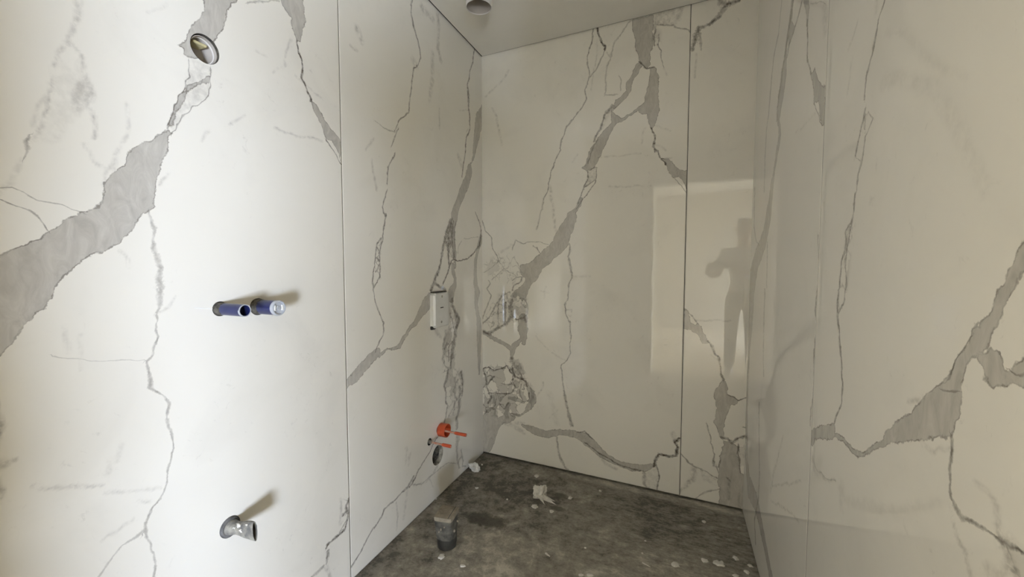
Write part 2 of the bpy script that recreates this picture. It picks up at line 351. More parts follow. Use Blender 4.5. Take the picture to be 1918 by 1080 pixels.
LI('L2',vL,16,.34,(785,860),(772,930),(760,1000),(772,1070)); LI('L2',vL,8,.4,(850,930),(820,970),(795,1010))
SP('L2',vL,.22,(790,860),(850,870),(845,1080),(765,1080))
BA('L2',vL,(655,610,24),(640,670,76),(600,730,60),(555,810,34),(515,860,20),(470,930,24),(430,985,30),(390,1012,18),(335,1018,10),(290,1055,30))
BA('L2',vM,(270,75,50),(200,150,72),(150,200,72),(100,262,72),(60,300,56),(34,330,30))
LI('L2',vL,8,.45,(1000,-10),(1030,60),(1045,130))
BA('L2',vL,(1046,130,8),(1040,200,30),(1018,270,20),(1005,350,20),(1000,450,24),(1005,540,28),(1015,600,40),(1006,680,20),(1020,760,26),(1030,850,38),(1030,950,34),(1030,1080,22),(1030,1200,10))
LI('L2',vL,6,.26,(915,190),(970,180),(1025,172)); LI('L2',vL,6,.26,(900,200),(875,250),(868,300))
LI('L2',vB,5,.45,(585,-20),(580,50),(590,100),(605,150),(615,215),(605,245),(590,260),(582,330),(575,380),(572,425),(555,440),(535,455),(518,490))
LI('L2',vB,4,.25,(440,445),(480,480),(518,492)); LI('L2',vB,5,.42,(535,480),(505,550)); LI('L2',vB,5,.45,(520,570),(495,630),(488,690)); LI('L2',vB,5,.45,(492,705),(470,780),(485,810),(478,850))
LI('L2',vL,9,.5,(335,0),(320,60),(310,130),(305,210),(285,290),(290,380),(285,470),(245,560))
LI('L2',vL,9,.48,(295,180),(265,230),(250,320),(235,430),(232,520),(240,590),(250,650),(280,730),(312,820,12),(305,900),(265,1000),(255,1040))
LI('L2',vL,8,.5,(260,320),(285,370),(250,435)); LI('L2',vL,7,.45,(255,330),(280,310)); LI('L2',vL,6,.4,(270,250),(290,300))
SO('L2',vB,12,.28,(680,60),(685,110),(680,180),(690,220)); SO('L2',vB,14,.2,(660,200),(660,290),(650,370)); SO('L2',vB,18,.28,(378,105),(395,150)); SO('L2',vB,10,.2,(350,170),(375,190)); SO('L2',vB,22,.24,(620,30),(660,70)); SO('L2',vB,10,.2,(440,520),(410,560)); SO('L2',vB,8,.2,(430,600),(450,710)); SO('L2',vB,16,.18,(590,230),(600,250))
LI('L2',vM,12,.36,(790,0),(770,60),(755,130,18),(780,180),(800,200)); LI('L2',vM,13,.48,(832,0),(820,90),(815,180),(815,210)); LI('L2',vM,8,.45,(800,60),(800,150))
LI('L2',vM,11,.42,(800,200),(790,270,22),(770,330),(780,390),(778,440),(798,480),(785,530),(765,610))
LI('L2',vM,15,.48,(890,220,26),(905,290),(903,410,8)); LI('L2',vM,18,.36,(880,330),(890,380),(880,430),(880,500),(860,570),(865,660)); LI('L2',vM,13,.25,(870,280),(840,360),(860,430),(835,500),(800,560))
SP('L2',vM,.12,(800,240),(900,230),(890,400),(860,560),(800,550),(830,420))
LI('L2',vM,13,.33,(862,680),(870,730,34),(865,800),(868,880),(885,950)); LI('L2',vM,12,.33,(895,800),(910,890),(900,930),(930,930)); LI('L2',vM,9,.3,(868,900),(900,850))
LI('L2',vM,9,.26,(530,1065),(600,1060),(670,1000),(740,940),(800,905),(860,915))
LI('L2',vM,8,.5,(735,690),(700,740),(660,820),(600,920),(550,1020),(505,1090))
LI('L2',vF,5,.45,(592,700),(565,745),(520,790),(480,830),(470,860),(430,910),(400,970),(352,1055))
SO('L2',vF,7,.24,(590,735),(640,720),(680,665)); SO('L2',vF,5,.26,(525,800),(530,850),(525,900)); SO('L2',vF,8,.16,(567,745),(552,860)); SO('L2',vF,10,.14,(560,600),(575,650)); SO('L2',vM,14,.18,(485,800),(480,900)); SO('L2',vM,14,.18,(515,830),(500,920)); SO('L2',vM,10,.2,(655,1010),(690,1080))
# ---- back wall, wide slab
LI('B1',vN,10,.42,(285,180),(270,290),(240,380),(245,470),(255,530),(225,630),(230,700),(200,770),(140,840),(80,910),(50,1000),(32,1085))
LI('B1',vN,17,.62,(318,165),(325,230),(350,280),(378,300),(370,335)); LI('B1',vN,10,.36,(370,335),(345,390),(320,460),(258,540))
LI('B1',vN,12,.26,(570,110),(510,190),(450,270),(420,370),(390,450),(378,560),(375,640),(365,675),(470,660)); LI('B1',vN,9,.22,(385,345),(412,385)); SO('B1',vN,10,.22,(312,260),(310,400),(290,500),(270,640)); LI('B1',vN,9,.26,(475,520),(495,560),(490,640))
PO('B1',vN,(575,110),(735,66),(742,130),(725,200),(738,270),(735,310),(715,350),(712,440),(690,470),(660,455),(635,440),(625,390),(605,320),(600,260),(585,220))
SP('B1',vN,.24,(740,66),(960,5),(945,110),(880,150),(770,155),(745,140)); SP('B1',vN,.22,(905,20),(955,8),(940,120),(895,120))
LI('B1',vN,13,.36,(745,150),(770,140),(820,155),(880,150),(940,175),(1000,180),(1025,215)); LI('B1',vN,14,.4,(752,140),(738,230),(742,300)); LI('B1',vN,14,.42,(775,210),(770,290),(790,350,9),(808,465,5)); SO('B1',vN,8,.2,(808,470),(830,530))
LI('B1',vN,16,.55,(622,420),(650,445),(685,470),(742,460))
BA('B1',vN,(625,455,44),(590,530,34),(555,590,38),(545,640,38),(510,690,36),(470,720,36),(445,755,24))
LI('B1',vN,16,.46,(440,735),(400,790),(370,830),(355,880),(345,920),(300,980),(285,1025)); LI('B1',vN,10,.42,(455,750),(430,790)); SO('B1',vN,30,.2,(420,780),(380,840),(350,910))
PO('B1',vN,(418,780),(450,815),(490,840),(505,858),(430,902),(412,860))
BA('B1',vN,(490,860,22),(550,825,18),(620,780,16),(672,740,24)); BA('B1',vN,(440,885,34),(395,940,50),(350,1010,76),(310,1080,84),(290,1135,84))
PO('B1',vN,(708,470),(745,456),(778,540),(770,620),(770,730),(780,765),(772,810),(758,850),(735,912),(715,922),(695,870),(688,810),(650,810),(622,785),(672,735),(685,650),(700,560))
LI('B1',vN,13,.62,(718,905),(745,980),(740,1050),(745,1100)); LI('B1',vO,13,.6,(737,60),(735,105),(770,130),(795,190),(830,235)); SO('B1',vO,8,.3,(800,185),(870,185)); SO('B1',vO,6,.2,(740,85),(800,100),(830,130)); SO('B1',vN,6,.18,(740,890),(860,940))
PO('B1',vO,(795,180),(850,190),(880,225),(930,265),(970,280),(1004,272),(1004,445),(975,395),(945,345),(920,330),(880,335),(860,290),(825,235))
LI('B1',vO,6,.45,(885,335),(940,390),(1000,450))
BA('B1',vO,(330,90,84),(290,170,88),(262,240,72)); PO('B1',vO,(200,262),(240,225),(260,270),(235,285)); LI('B1',vO,9,.4,(240,230),(290,90),(320,40))
LI('B1',vO,9,.48,(240,280),(245,330),(215,400),(190,460),(168,530)); LI('B1',vO,8,.44,(262,270),(315,252),(312,300),(300,340),(300,370),(265,420),(205,490),(175,540),(150,570)); SP('B1',vO,.22,(245,280),(312,255),(300,340),(215,420)); LI('B1',vO,10,.4,(212,410),(250,380),(300,345))
BA('B1',vO,(190,490,26),(175,525,30),(160,555,16),(135,585,34),(115,610,60))
PO('B1',vI,(955,-10),(940,30),(905,70),(910,110),(890,190),(870,270),(850,320),(800,380),(740,430),(690,480),(650,510),(630,545),(610,590),(570,620),(545,680),(520,740),(490,760),(460,720),(410,735),(395,720),(440,680),(500,620),(520,590),(480,560),(480,480),(550,460),(620,400),(680,345),(730,300),(760,220),(820,130),(850,85),(900,50),(925,10))
LI('B1',vI,12,.4,(862,310),(865,370,16),(850,420),(870,500,18),(875,580),(855,650),(845,760),(820,790),(830,860),(865,930),(870,1040))
SO('B1',vI,8,.2,(830,830),(880,830),(870,880),(840,860)); SO('B1',vI,20,.12,(890,570),(1010,570)); SO('B1',vI,6,.2,(640,690),(700,700)); SO('B1',vI,6,.2,(675,650),(660,740))
LI('B1',vI,9,.42,(178,140),(205,215),(250,270),(260,350),(295,400),(305,460)); LI('B1',vI,9,.3,(300,450),(350,510),(300,560),(250,600)); LI('B1',vI,8,.28,(190,540),(260,500),(300,460)); LI('B1',vI,7,.28,(350,510),(410,545),(440,570))
LI('B1',vI,10,.42,(225,600),(240,630),(220,670),(245,720),(230,780),(200,850),(176,905)); LI('B1',vI,13,.42,(400,690),(330,720),(290,790),(240,880),(180,945))
LI('B1',vI,22,.5,(410,740),(400,800,24),(405,860,44),(400,900),(370,940),(300,980),(240,1020),(178,1000)); PO('B1',vI,(340,780),(372,760),(368,920),(345,950))
LI('B1',vI,9,.4,(512,750),(530,800),(535,860),(500,900)); LI('B1',vI,9,.4,(500,740),(485,780),(520,820)); LI('B1',vI,18,.5,(410,870),(450,910),(510,890),(525,930)); LI('B1',vI,8,.4,(300,830),(310,950))
BA('B1',vI,(485,920,50),(495,980,80),(502,1040,50),(500,1085,34))
LI('B1',vJ,14,.5,(186,380),(205,440),(215,500)); LI('B1',vJ,10,.45,(205,450),(240,430),(275,440)); LI('B1',vJ,12,.5,(470,400),(490,450),(520,480),(525,520)); SP('B1',vJ,.18,(400,300),(470,310),(530,480),(480,560),(430,500)); LI('B1',vJ,10,.4,(480,490),(470,560),(490,620)); SP('B1',vJ,.16,(185,570),(260,575),(265,670),(185,740))
LI('B1',vI,9,.42,(330,720),(310,780),(300,830)); SP('B1',vI,.14,(300,700),(520,690),(530,860),(500,900),(400,900),(330,960),(250,960))
LI('B1',vI,6,.36,(600,200),(620,150),(640,60),(658,-10)); SO('B1',vI,18,.24,(718,-10),(735,100),(750,200))
LI('B1',vC,5,.42,(340,560),(300,650),(295,700),(275,750)); LI('B1',vC,5,.26,(275,750),(260,830),(252,860)); SO('B1',vC,12,.26,(300,700),(310,770),(322,860))
LI('B1',vI,8,.3,(410,370),(440,290),(500,320),(560,300),(620,300),(690,330)); LI('B1',vI,9,.42,(575,335),(610,350),(632,390)); LI('B1',vI,8,.3,(430,420),(470,490),(480,550)); LI('B1',vI,10,.45,(410,610),(440,580),(490,580),(480,610),(425,645),(410,690)); SO('B1',vI,20,.18,(330,380),(410,330))
BA('B1',vJ,(176,92,22),(240,120,26),(300,150,28),(360,185,30),(410,225,34)); LI('B1',vJ,16,.42,(180,80),(230,100),(300,60),(370,20),(400,-10))
BA('B1',vJ,(500,-10,70),(500,60,60),(505,110,40),(470,160,28),(430,200,50),(415,240,36),(410,290,20))
LI('B1',vJ,30,.4,(410,280),(408,320),(440,350),(470,400)); LI('B1',vJ,10,.58,(182,378),(230,360),(270,390),(330,370),(380,352)); LI('B1',vJ,16,.55,(380,352),(400,400),(440,440),(510,470),(530,490)); LI('B1',vJ,40,.25,(440,300),(462,370),(440,420)); LI('B1',vJ,11,.55,(410,350),(420,430),(415,490))
LI('B1',vJ,11,.48,(420,490),(440,520),(400,560),(350,570),(280,570),(230,555),(215,510),(250,460),(270,430)); LI('B1',vJ,8,.36,(330,490),(370,500),(420,490))
BA('B1',vJ,(515,490,14),(540,530,34),(560,560,46),(575,620,60),(548,670,46),(520,710,20),(460,740,14),(400,722,14)); SO('B1',vJ,14,.26,(652,480),(640,540),(600,590)); LI('B1',vJ,14,.5,(230,560),(250,600),(220,650)); LI('B1',vJ,12,.5,(540,560),(545,600),(530,630))
PO('B1',vJ,(260,575),(370,570),(340,610),(310,650),(290,680),(285,730),(300,760),(340,740),(360,690),(380,640),(402,640),(385,700),(400,735),(440,750),(430,780),(350,800),(320,830),(290,900),(260,990),(230,1045),(178,1040),(178,740),(215,690),(260,670),(265,620))
LI('B1',vJ,10,.42,(184,640),(205,670),(210,720)); LI('B1',vJ,12,.42,(310,640),(350,690),(390,640)); BA('B1',vJ,(385,600,20),(440,610,36),(500,635,14)); SO('B1',vJ,30,.24,(350,800),(400,800),(440,830),(500,870)); SO('B1',vJ,26,.22,(440,800),(500,800),(560,830)); SO('B1',vJ,40,.08,(700,560),(760,800)); SO('B1',vJ,6,.16,(760,700),(700,760))
LI('B1',vJ,9,.4,(870,0),(870,120),(865,260),(830,310),(795,350),(800,420),(810,540,14),(835,650,20),(855,750,24),(880,830,30)); SO('B1',vJ,8,.18,(590,120),(640,170),(700,230)); SO('B1',vJ,6,.16,(720,250),(800,300),(830,310))
BA('B1',vG,(195,512,8),(240,530,26),(290,547,24),(335,535,22)); BA('B1',vG,(330,535,14),(390,545,24),(430,560,38),(470,595,32),(510,630,22),(560,655,20),(610,670,24),(650,672,24),(692,660,14))
LI('B1',vG,5,.45,(400,540),(430,535),(460,565)); LI('B1',vG,5,.5,(430,575),(500,625),(560,660),(640,682)); LI('B1',vG,12,.66,(690,668),(700,635),(707,620),(740,628),(775,625),(778,595),(768,572),(790,560)); SO('B1',vG,16,.3,(770,560),(760,540)); LI('B1',vG,7,.46,(698,650),(710,700),(698,762)); LI('B1',vG,14,.34,(650,680),(653,730),(668,765)); SP('B1',vG,.14,(655,680),(700,670),(708,710),(695,760),(665,760))
LI('B1',vG,8,.34,(325,550),(335,620),(345,650,11),(372,690,11)); SO('B1',vG,14,.22,(485,620),(510,655),(545,672)); SO('B1',vC,8,.18,(145,260),(125,300),(60,360)); SO('B1',vC,8,.22,(85,405),(100,440),(120,540)); SO('B1',vC,8,.2,(405,580),(385,605)); SO('B1',vC,4,.2,(480,590),(640,575)); SO('B1',vC,5,.2,(520,700),(680,695)); SO('B1',vC,7,.2,(655,480),(640,540))
# ---- back wall, narrow slab
LI('B2',vC,14,.5,(1030,-40),(1010,0),(960,15,20),(935,60),(900,90),(860,100),(845,140,20),(833,190,14)); LI('B2',vC,30,.4,(930,-30),(945,10),(965,20)); LI('B2',vC,10,.36,(862,120),(866,190)); SO('B2',vC,8,.2,(850,200),(840,290))
PO('B2',vU,(1070,190),(1110,240),(1150,340),(1185,360),(1215,345),(1245,370),(1250,410),(1290,470),(1310,520),(1335,552),(1260,548),(1200,460),(1150,420),(1070,395))
LI('B2',vU,12,.42,(1085,205),(1150,280),(1225,350)); LI('B2',vU,22,.5,(1305,515),(1350,570),(1380,640),(1430,680),(1430,760),(1440,850),(1462,925)); SO('B2',vU,10,.24,(1200,315),(1540,320)); SO('B2',vU,10,.2,(1340,660),(1420,710))
LI('B2',vP,14,.5,(365,-5),(375,55))
PO('B2',vP,(375,40),(395,60),(410,110),(415,155),(460,170),(488,195),(480,215),(430,240),(415,290),(395,360),(385,420),(382,490),(360,485),(345,455),(330,400),(308,370),(322,310),(328,260),(315,200),(308,160),(330,110),(352,70))
LI('B2',vP,11,.5,(415,155),(460,170),(490,196),(570,174)); LI('B2',vP,22,.5,(348,468),(410,480),(440,515),(490,480),(560,465))
PO('B2',vP,(378,490),(440,515),(490,540),(480,600),(500,660),(510,740),(560,760),(560,1080),(335,1000),(350,940),(350,850),(345,780),(350,700),(355,620),(375,570),(385,530))
LI('B2',vP,13,.5,(490,520),(485,590),(500,650),(512,745)); LI('B2',vP,10,.42,(252,365),(275,450),(300,560),(315,620,14),(320,680,14),(345,745)); LI('B2',vP,16,.5,(315,620),(305,690)); LI('B2',vP,9,.4,(60,595),(120,660),(200,710),(260,740),(345,782))
SO('B2',vP,56,.34,(170,710),(150,790,50),(110,830,36),(50,885,30)); LI('B2',vP,13,.3,(130,955),(220,900),(270,875),(350,870)); SP('B2',vP,.18,(200,720),(340,780),(345,850),(300,820),(240,800)); LI('B2',vP,12,.5,(362,640),(350,700)); LI('B2',vP,16,.5,(410,770),(430,810)); LI('B2',vP,12,.5,(520,400),(560,406)); SO('B2',vP,30,.25,(420,820),(430,940)); SO('B2',vP,20,.24,(500,900),(500,1000))
# ---- right wall, corner slab
LI('R1',vR,5,.28,(226,-30),(205,180),(175,340),(160,500),(150,640),(135,750),(128,900),(125,1080)); LI('R1',vD,3,.3,(108,700),(105,850),(112,900),(125,920))
BA('R1',vR,(288,-40,10),(285,0,12),(270,130,14),(250,240,10),(242,330,14),(235,420,24),(220,540,24),(208,640,16),(203,690,8))
LI('R1',vR,6,.45,(340,-10),(310,110),(290,180),(265,250),(250,330)); PO('R1',vR,(275,115),(300,150),(285,190),(262,262),(264,180)); LI('R1',vR,8,.45,(290,-20),(272,110),(250,250),(225,400),(200,600),(195,690))
BA('R1',vR,(206,680,8),(212,760,13),(195,860,12),(182,950,9),(168,1060,11)); BA('R1',vD,(172,690,9),(170,720,10),(160,800,20),(145,890,24),(115,970,28),(100,1040,28),(93,1085,26))
BA('R1',vH,(94,-10,24),(93,100,15),(86,220,9),(80,330,7),(77,450,7),(77,560,8),(77,650,9),(85,740,20),(112,800,26),(130,880,15),(145,960,11),(160,1040,11),(180,1140,11),(200,1250,8)); LI('R1',vH,4,.45,(88,0),(82,200),(74,400),(74,640))
LI('R1',vS,5,.34,(95,90),(95,300),(97,500),(92,640),(70,760),(75,900)); LI('R1',vD,3,.3,(155,900),(152,1080)); LI('R1',vH,4,.26,(145,0),(140,200),(140,330))
BA('R1',vR,(358,-30,40),(365,20,30),(372,60,16),(365,130,8)); LI('R1',vR,8,.5,(365,120),(370,210),(365,320),(380,380),(387,430)); PO('R1',vR,(383,425),(405,400),(410,380),(416,420),(430,460),(452,478),(466,480),(466,700),(447,705),(437,640),(430,570),(415,580),(405,592),(400,510),(393,460)); LI('R1',vR,5,.42,(405,590),(430,650),(448,708))
LI('R1',vR,10,.26,(385,25),(430,12),(475,18)); SO('R1',vR,26,.16,(462,50),(465,180)); SO('R1',vR,6,.14,(410,640),(350,700),(300,750)); SO('R1',vS,10,.2,(230,300),(180,480),(160,600))
LI('R1',vD,3,.35,(345,870),(345,960),(350,1000),(343,1080)); LI('R1',vH,5,.42,(345,-10),(335,80),(338,160),(330,250),(330,350),(320,440),(315,520))
SO('R1',vS,10,.22,(170,570),(250,560),(330,545)); SO('R1',vS,8,.24,(160,650),(230,690),(320,765))
# ---- right wall, slab towards the door
LI('R2',vR,8,.46,(810,-30),(770,100),(745,230,11),(720,330),(700,420),(692,500),(692,560)); SO('R2',vR,20,.2,(755,-20),(752,70)); LI('R2',vR,9,.44,(700,600),(685,680),(650,800),(635,880)); LI('R2',vR,6,.3,(635,880),(672,900)); LI('R2',vR,7,.34,(710,640),(740,670),(720,720),(690,780),(680,860),(670,910),(655,970),(645,1075)); LI('R2',vR,6,.28,(700,650),(690,740)); SO('R2',vR,7,.2,(652,120),(600,270)); SO('R2',vR,8,.14,(620,330),(590,520))
LI('R2',vD,6,.46,(487,715),(480,760),(475,820),(450,860),(450,920),(430,990),(423,1085)); LI('R2',vD,6,.44,(470,830),(455,930),(445,1000),(452,1080))
LI('R2',vH,7,.5,(420,-5),(415,90),(425,180),(430,280),(435,370),(430,430),(403,505)); LI('R2',vH,6,.42,(448,-5),(440,50),(418,95))
PO('R2',vH,(300,540),(345,520),(380,503),(405,502),(410,540),(435,545),(450,575),(480,600),(510,615),(550,590),(590,560),(590,545),(640,500),(690,465),(720,430),(765,385),(800,355),(840,305),(880,250),(920,190),(930,150),(965,120),(1000,50),(1015,0),(1040,-40),(1065,-80),(1095,-140),(1120,-200),(1190,-330),(1215,-260),(1150,-110),(1110,-50),(1085,0),(1060,30),(1030,110),(995,170),(970,220),(920,260),(905,290),(890,340),(880,370),(885,430),(880,480),(865,510),(855,560),(830,570),(760,560),(700,575),(620,575),(580,600),(530,625),(505,640),(470,615),(440,575),(410,555),(370,565),(332,570),(325,590),(300,568))
PO('R2',vH,(930,250),(980,222),(1010,225),(1030,260),(1040,300),(1060,310),(1090,280),(1130,250),(1240,230),(1240,400),(1116,380),(1060,360),(1000,365),(965,320),(950,280)); LI('R2',vH,10,.4,(1055,310),(1090,330),(1130,320)); LI('R2',vH,9,.34,(800,380),(830,385),(875,375)); LI('R2',vH,7,.4,(925,180),(870,270),(820,340))
LI('R2',vH,12,.5,(845,560),(850,600),(840,680),(838,760),(845,800)); LI('R2',vH,15,.5,(848,805),(880,860,20),(940,890),(1000,915),(1060,950,24),(1116,990),(1200,1060)); SO('R2',vH,12,.26,(845,830),(860,920),(900,1000),(930,1100)); SO('R2',vH,30,.34,(1015,890),(1040,980),(1080,1060),(1120,1160)); SO('R2',vH,10,.2,(940,710),(990,770),(1020,870)); SO('R2',vH,9,.2,(740,580),(780,610),(840,610)); SO('R2',vH,60,.18,(980,1060),(1060,1030)); SO('R2',vH,10,.2,(680,430),(740,410)); SO('R2',vH,14,.2,(325,640),(335,690),(370,710),(410,720)); LI('R2',vH,5,.2,(330,660),(345,690),(410,722)); SO('R2',vH,24,.09,(430,740),(430,800)); SO('R2',vH,50,.06,(430,790),(640,830),(800,800))
SO('R2',vD,70,.07,(590,310),(650,290),(780,330),(830,420),(900,560),(970,700)); SO('R2',vD,40,.06,(600,120),(680,130),(760,240),(900,300))

def _n2(x, y, seed):
    xi = np.floor(x).astype(np.int64); yi = np.floor(y).astype(np.int64); fx = x-xi; fy = y-yi
    fx = fx*fx*(3-2*fx); fy = fy*fy*(3-2*fy)
    def h(a, b):
        q = (a*374761393 + b*668265263 + seed*982451653) & 0xffffffff
        q = ((q ^ (q >> 13))*1274126177) & 0xffffffff
        return ((q ^ (q >> 16)) & 0xffff)/32767.5 - 1.0
    return (h(xi, yi)*(1-fx)+h(xi+1, yi)*fx)*(1-fy) + (h(xi, yi+1)*(1-fx)+h(xi+1, yi+1)*fx)*fy
def _seg(px, py, a, b):
    dx, dy = b[0]-a[0], b[1]-a[1]; L2 = dx*dx+dy*dy+1e-12
    t = np.clip(((px-a[0])*dx+(py-a[1])*dy)/L2, 0, 1)
    ex = px-a[0]-t*dx; ey = py-a[1]-t*dy
    return np.hypot(ex, ey), t, np.where(dx*(py-a[1])-dy*(px-a[0]) >= 0, 1.0, -1.0)
CS = 0.0045
def slab(name, key, u0, u1, z0, z1, to_world, uvfun, inward, parent, holes=(), thick=0.010, cs=CS):
    """one stone slab: fine front face that carries the vein fields, and its cut edges"""
    nu = max(2, int(round((u1-u0)/cs))+1); nz = max(2, int(round((z1-z0)/cs))+1)
    U, Z = np.meshgrid(np.linspace(u0, u1, nu), np.linspace(z0, z1, nz), indexing='xy')
    cu, cz = (u1-u0)/(nu-1), (z1-z0)/(nz-1)
    U = U.ravel().copy(); Z = Z.ravel().copy(); nv = U.size
    idx = np.arange(nv).reshape(nz, nu)
    quads = np.stack([idx[:-1, :-1].ravel(), idx[:-1, 1:].ravel(), idx[1:, 1:].ravel(), idx[1:, :-1].ravel()], 1)
    loops = []
    for (hu, hz, hr) in holes:
        fc = np.hypot(U[quads].mean(1)-hu, Z[quads].mean(1)-hz) < hr
        gone = quads[fc]; quads = quads[~fc]
        cnt_all = np.zeros(nv, bool); cnt_all[gone.ravel()] = True
        keep = np.zeros(nv, bool); keep[quads.ravel()] = True
        bnd = np.where(cnt_all & keep)[0]
        a = np.arctan2(Z[bnd]-hz, U[bnd]-hu); U[bnd] = hu+hr*np.cos(a); Z[bnd] = hz+hr*np.sin(a)
    band = np.full(nv, .05); soft = np.zeros(nv); web = np.zeros(nv)
    ls = np.full(nv, 9.0); ld = np.full(nv, .05); lk = np.zeros(nv)
    sd = sum(map(ord, key or 'x'))
    WU = U + .0045*_n2(U*22, Z*22, sd) + .0028*_n2(U*70, Z*70, sd+1)
    WZ = Z + .0045*_n2(U*22, Z*22, sd+2) + .0028*_n2(U*70, Z*70, sd+3)
    def pts(v, p, w=None):
        px = [(v[0]+q[0]/v[2], v[1]+q[1]/v[2]) for q in p]; out = []
        for i, q in enumerate(p):
            x, y = px[i]; a = uvfun(x, y)
            ww = (q[2] if len(q) > 2 else (w or 0))/v[2]
            p0, p1 = px[max(0, i-1)], px[min(len(px)-1, i+1)]
            tx, ty = p1[0]-p0[0], p1[1]-p0[1]; L = math.hypot(tx, ty) or 1.0
            t0, t1 = uvfun(*p0), uvfun(*p1); tu, tz = t1[0]-t0[0], t1[1]-t0[1]; T = math.hypot(tu, tz) or 1.0
            b0 = uvfun(x-ty/L*.5, y+tx/L*.5); b1 = uvfun(x+ty/L*.5, y-tx/L*.5)
            out.append((a[0], a[1], ww*0.5*abs(tu*(b1[1]-b0[1])-tz*(b1[0]-b0[0]))/T))
        return out
    def near(P, m):
        us = [q[0] for q in P]; zs = [q[1] for q in P]
        return np.where((WU > min(us)-m) & (WU < max(us)+m) & (WZ > min(zs)-m) & (WZ < max(zs)+m))[0]
    def sdpoly(P, m):
        I = near(P, m); x, y = WU[I], WZ[I]
        d = np.full(I.size, 9.0); ins = np.zeros(I.size, bool)
        for a, b in zip(P, P[1:]+P[:1]):
            dd, _, _ = _seg(x, y, a, b); d = np.minimum(d, dd)
            c = ((a[1] > y) != (b[1] > y)); xx = (b[0]-a[0])*(y-a[1])/((b[1]-a[1]) or 1e-12)+a[0]
            ins ^= c & (x < xx)
        return I, np.where(ins, -d, d)
    if key:
        V = VEINS[key]
        for v, p in V['poly']:
            I, d = sdpoly(pts(v, p), .05); band[I] = np.minimum(band[I], d)
        for v, p in V['band']:
            P = pts(v, p)
            I = near(P, .08); x, y = WU[I], WZ[I]; d = np.full(I.size, .05)
            for a, b in zip(P, P[1:]):
                dd, t, _ = _seg(x, y, a, b); d = np.minimum(d, dd-(a[2]*(1-t)+b[2]*t))
            band[I] = np.minimum(band[I], d)
        for v, k, p in V['softpoly']:
            I, d = sdpoly(pts(v, p), .03); soft[I] = np.maximum(soft[I], k*np.clip(.5-d/.008, 0, 1))
        for v, k, p in V['web']:
            I, d = sdpoly(pts(v, p), .03); web[I] = np.maximum(web[I], k*np.clip(.5-d/.02, 0, 1))
        for v, w_, k, p in V['soft']:
            P = pts(v, p, w_); I = near(P, .08); x, y = WU[I], WZ[I]; val = np.zeros(I.size)
            for a, b in zip(P, P[1:]):
                dd, t, _ = _seg(x, y, a, b); hw = np.maximum(a[2]*(1-t)+b[2]*t, .0040)
                val = np.maximum(val, k*np.clip(1.35-dd/hw, 0, 1))
            soft[I] = np.maximum(soft[I], val)
        for v, w_, k, p in V['line']:
            P = pts(v, p, w_); I = near(P, .04); x, y = WU[I], WZ[I]
            bd = np.full(I.size, 9.0); bs = np.full(I.size, 9.0)
            for i, (a, b) in enumerate(zip(P, P[1:])):
                dd, t, sg = _seg(x, y, a, b); hw = np.maximum(a[2]*(1-t)+b[2]*t, .0011)
                if i == 0: hw = np.where(t <= 0, .0008, hw)
                if i == len(P)-2: hw = np.where(t >= 1, .0008, hw)
                m = dd-hw < bd
                bd = np.where(m, dd-hw, bd); bs = np.where(m, sg*dd/hw, bs)
            m = bd < ld[I]; J = I[m]; ld[J] = bd[m]; ls[J] = np.clip(bs[m], -12, 12); lk[J] = k
    # cut edges
    rim = np.concatenate([idx[0, :], idx[1:, -1], idx[-1, -2::-1], idx[-2:0:-1, 0]])
    co = to_world(U, Z)
    back = co[rim] - np.asarray(inward)*thick
    nb = rim.size; bi = nv+np.arange(nb)
    side = np.stack([rim, bi, np.roll(bi, -1), np.roll(rim, -1)], 1)
    F = np.concatenate([quads, side]); C = np.concatenate([co, back])
    fn = np.cross(C[quads[0][1]]-C[quads[0][0]], C[quads[0][2]]-C[quads[0][1]])
    if fn @ np.asarray(inward) < 0: F = F[:, ::-1]
    me = bpy.data.meshes.new(name)
    me.vertices.add(len(C)); me.vertices.foreach_set('co', C.astype(np.float32).ravel())
    me.loops.add(F.size); me.loops.foreach_set('vertex_index', F.astype(np.int32).ravel())
    me.polygons.add(len(F)); me.polygons.foreach_set('loop_start', np.arange(0, F.size, 4, dtype=np.int32))
    me.update(calc_edges=True)
    for nm, arr, fill in (('band', band, .05), ('soft', soft, 0), ('web', web, 0), ('line_s', ls, 9), ('line_d', ld, .05), ('line_k', lk, 0)):
        a = me.attributes.new(nm, 'FLOAT', 'POINT'); a.data.foreach_set('value', np.concatenate([arr, np.full(nb, fill)]).astype(np.float32))
    act = (band < .017) | (ld < .0085) | (soft > 0)
    mi = np.zeros(len(F), np.int32); nq = len(quads)
    mi[:nq] = np.where((web[quads] > 0).any(1), 2, np.where(act[quads].any(1), 1, 0)); mi[nq:] = 3   # cut edges are smeared with mortar
    o = link(name, me, 'marble0', parent)
    for q in ('marble1', 'marble2', 'backing'): me.materials.append(MAT[q])
    me.polygons.foreach_set('material_index', mi)
    return o
# ------------------------------------------------------------------ structure
TOP = 2.62
def S(o): o['kind'] = 'structure'; return o
# floor: rough screed of the bathroom
fl = S(box('floor', (XL-0.09, YF-0.15, -0.12), (XR+0.09, YL+0.10, 0.0), 'floor'))
